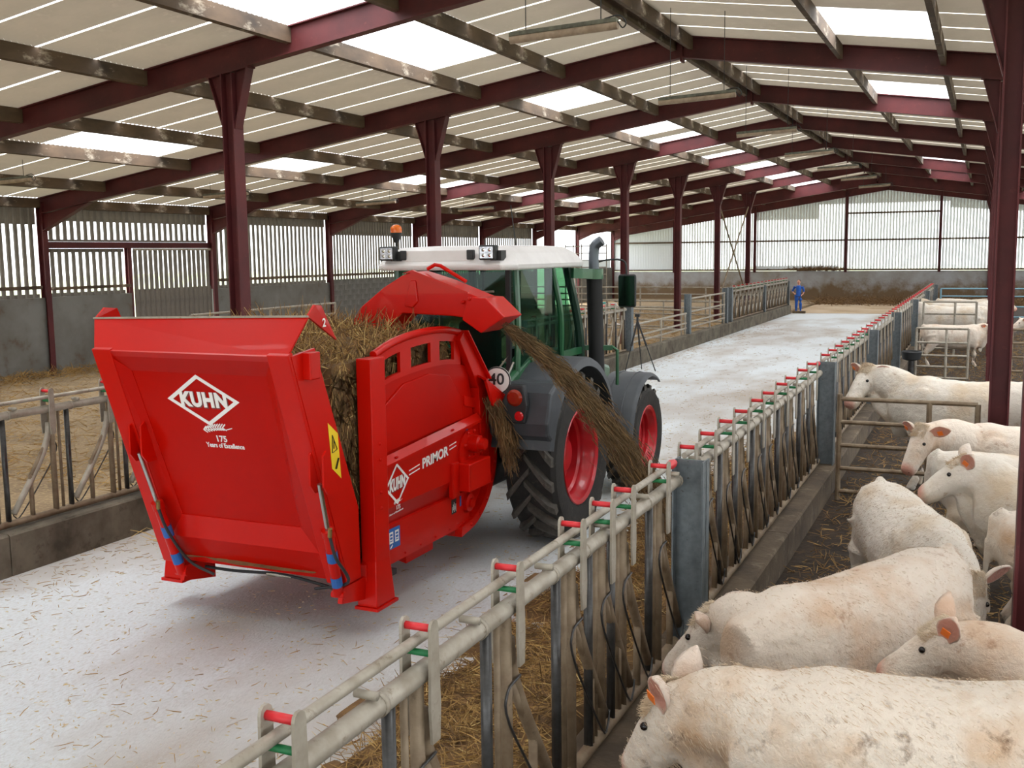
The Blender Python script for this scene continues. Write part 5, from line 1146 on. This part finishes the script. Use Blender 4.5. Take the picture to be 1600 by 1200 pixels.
# bedding in the pens
def lp2(R): 
    return V((XWL+.3+R.random()**.8*13, 10+R.random()**1.3*42, .11)), V((R.uniform(-1, 1), R.uniform(-1, 1), R.uniform(0, .3)))
straw_patch('pen_straw', lp2, 9000, .26, .005, hayA, 41, par=fl)
def lp3(R): return V((XWL+.15+abs(R.gauss(0, .6)), 14+R.random()*36, .1+R.random()*.12)), V((R.uniform(-1, 1), R.uniform(-1, 1), R.uniform(0, .5)))
straw_patch('wall_straw', lp3, 5000, .28, .006, hayA, 43, par=fl)
def rp3(R):
    y = 9+R.random()**1.2*33; x = R.uniform(-1.6, 4)
    return V((x, y, .01)), V((R.uniform(-1, 1), R.uniform(-1, 1), R.uniform(0, .35)))
straw_patch('right_pen_straw', rp3, 11000, .13, .0035, hayB, 42, par=fl)
straw_patch('right_pen_stalks', rp3, 6000, .15, .003, hayA, 47, par=fl)
def fp(R): return V((R.uniform(-9, 2), 60.5+R.gauss(2.5, 1.2), .01+abs(R.gauss(0, .1)))), V((R.uniform(-1, 1), R.uniform(-1, 1), R.uniform(0, .4)))
straw_patch('end_wall_straw', fp, 3500, .5, .012, hayB, 44, par=fl)
def lg(R): return V((-9.2+R.gauss(0, .8), YE-.12-R.random()*.1, 1.84+abs(R.gauss(0, .06)))), V((R.uniform(-1, 1), R.uniform(-.3, .1), R.uniform(0, .3)))
straw_patch('ledge_straw', lg, 500, .35, .012, hayB, 45, par=fl)
# ---- straw jet from the spout
def jet(t, R, spread):
    p0 = V((-4.04, 8.78, 2.44)); v = V((1.2, .1, -.70)); q = p0+v*t+V((0, 0, -.50*t*t))
    s_ = .03+.095*t; return q+V((R.gauss(0, s_*.5), R.gauss(0, s_*.9), R.gauss(0, s_*.6)))*spread
def jpos(R):
    t = R.random()**.85*1.32; p = jet(t, R, 1); d = V((1.2, .1, -.70-1.0*t))+V((R.gauss(0, .28), R.gauss(0, .28), R.gauss(0, .28)))
    return p, d
jm = mat('flying_chaff', (112, 90, 58), .95, rgb2=(84, 66, 42), scale=5)
js = thing('straw_jet', (-3.4, 8.85, 1.9), 'stream of brown chopped straw flying from the red spout', 'straw', kind='stuff')
for nm, mt, n, sd in (('flying_straw', jm, 4600, 51), ('flying_straw', hayB, 900, 52)): tag(strands(n, jpos, .14, .0026, .2, seed=sd).build(nm, mt, js), kind='stuff')
def dpos(R):
    t = R.random(); p = V((-4.42+.18*t+R.gauss(0, .03), 9.28+R.gauss(0, .06)+.08*t, 1.72-.75*t*R.uniform(.5, 1))); return p, V((.3+R.gauss(0, .25), R.gauss(0, .25), -1))
dw = strands(900, dpos, .16, .003, .25, seed=61).build('dribbling_straw', hayB); tag(dw, 'wisps of straw hanging from the side chute of the red machine', 'straw', kind='stuff')
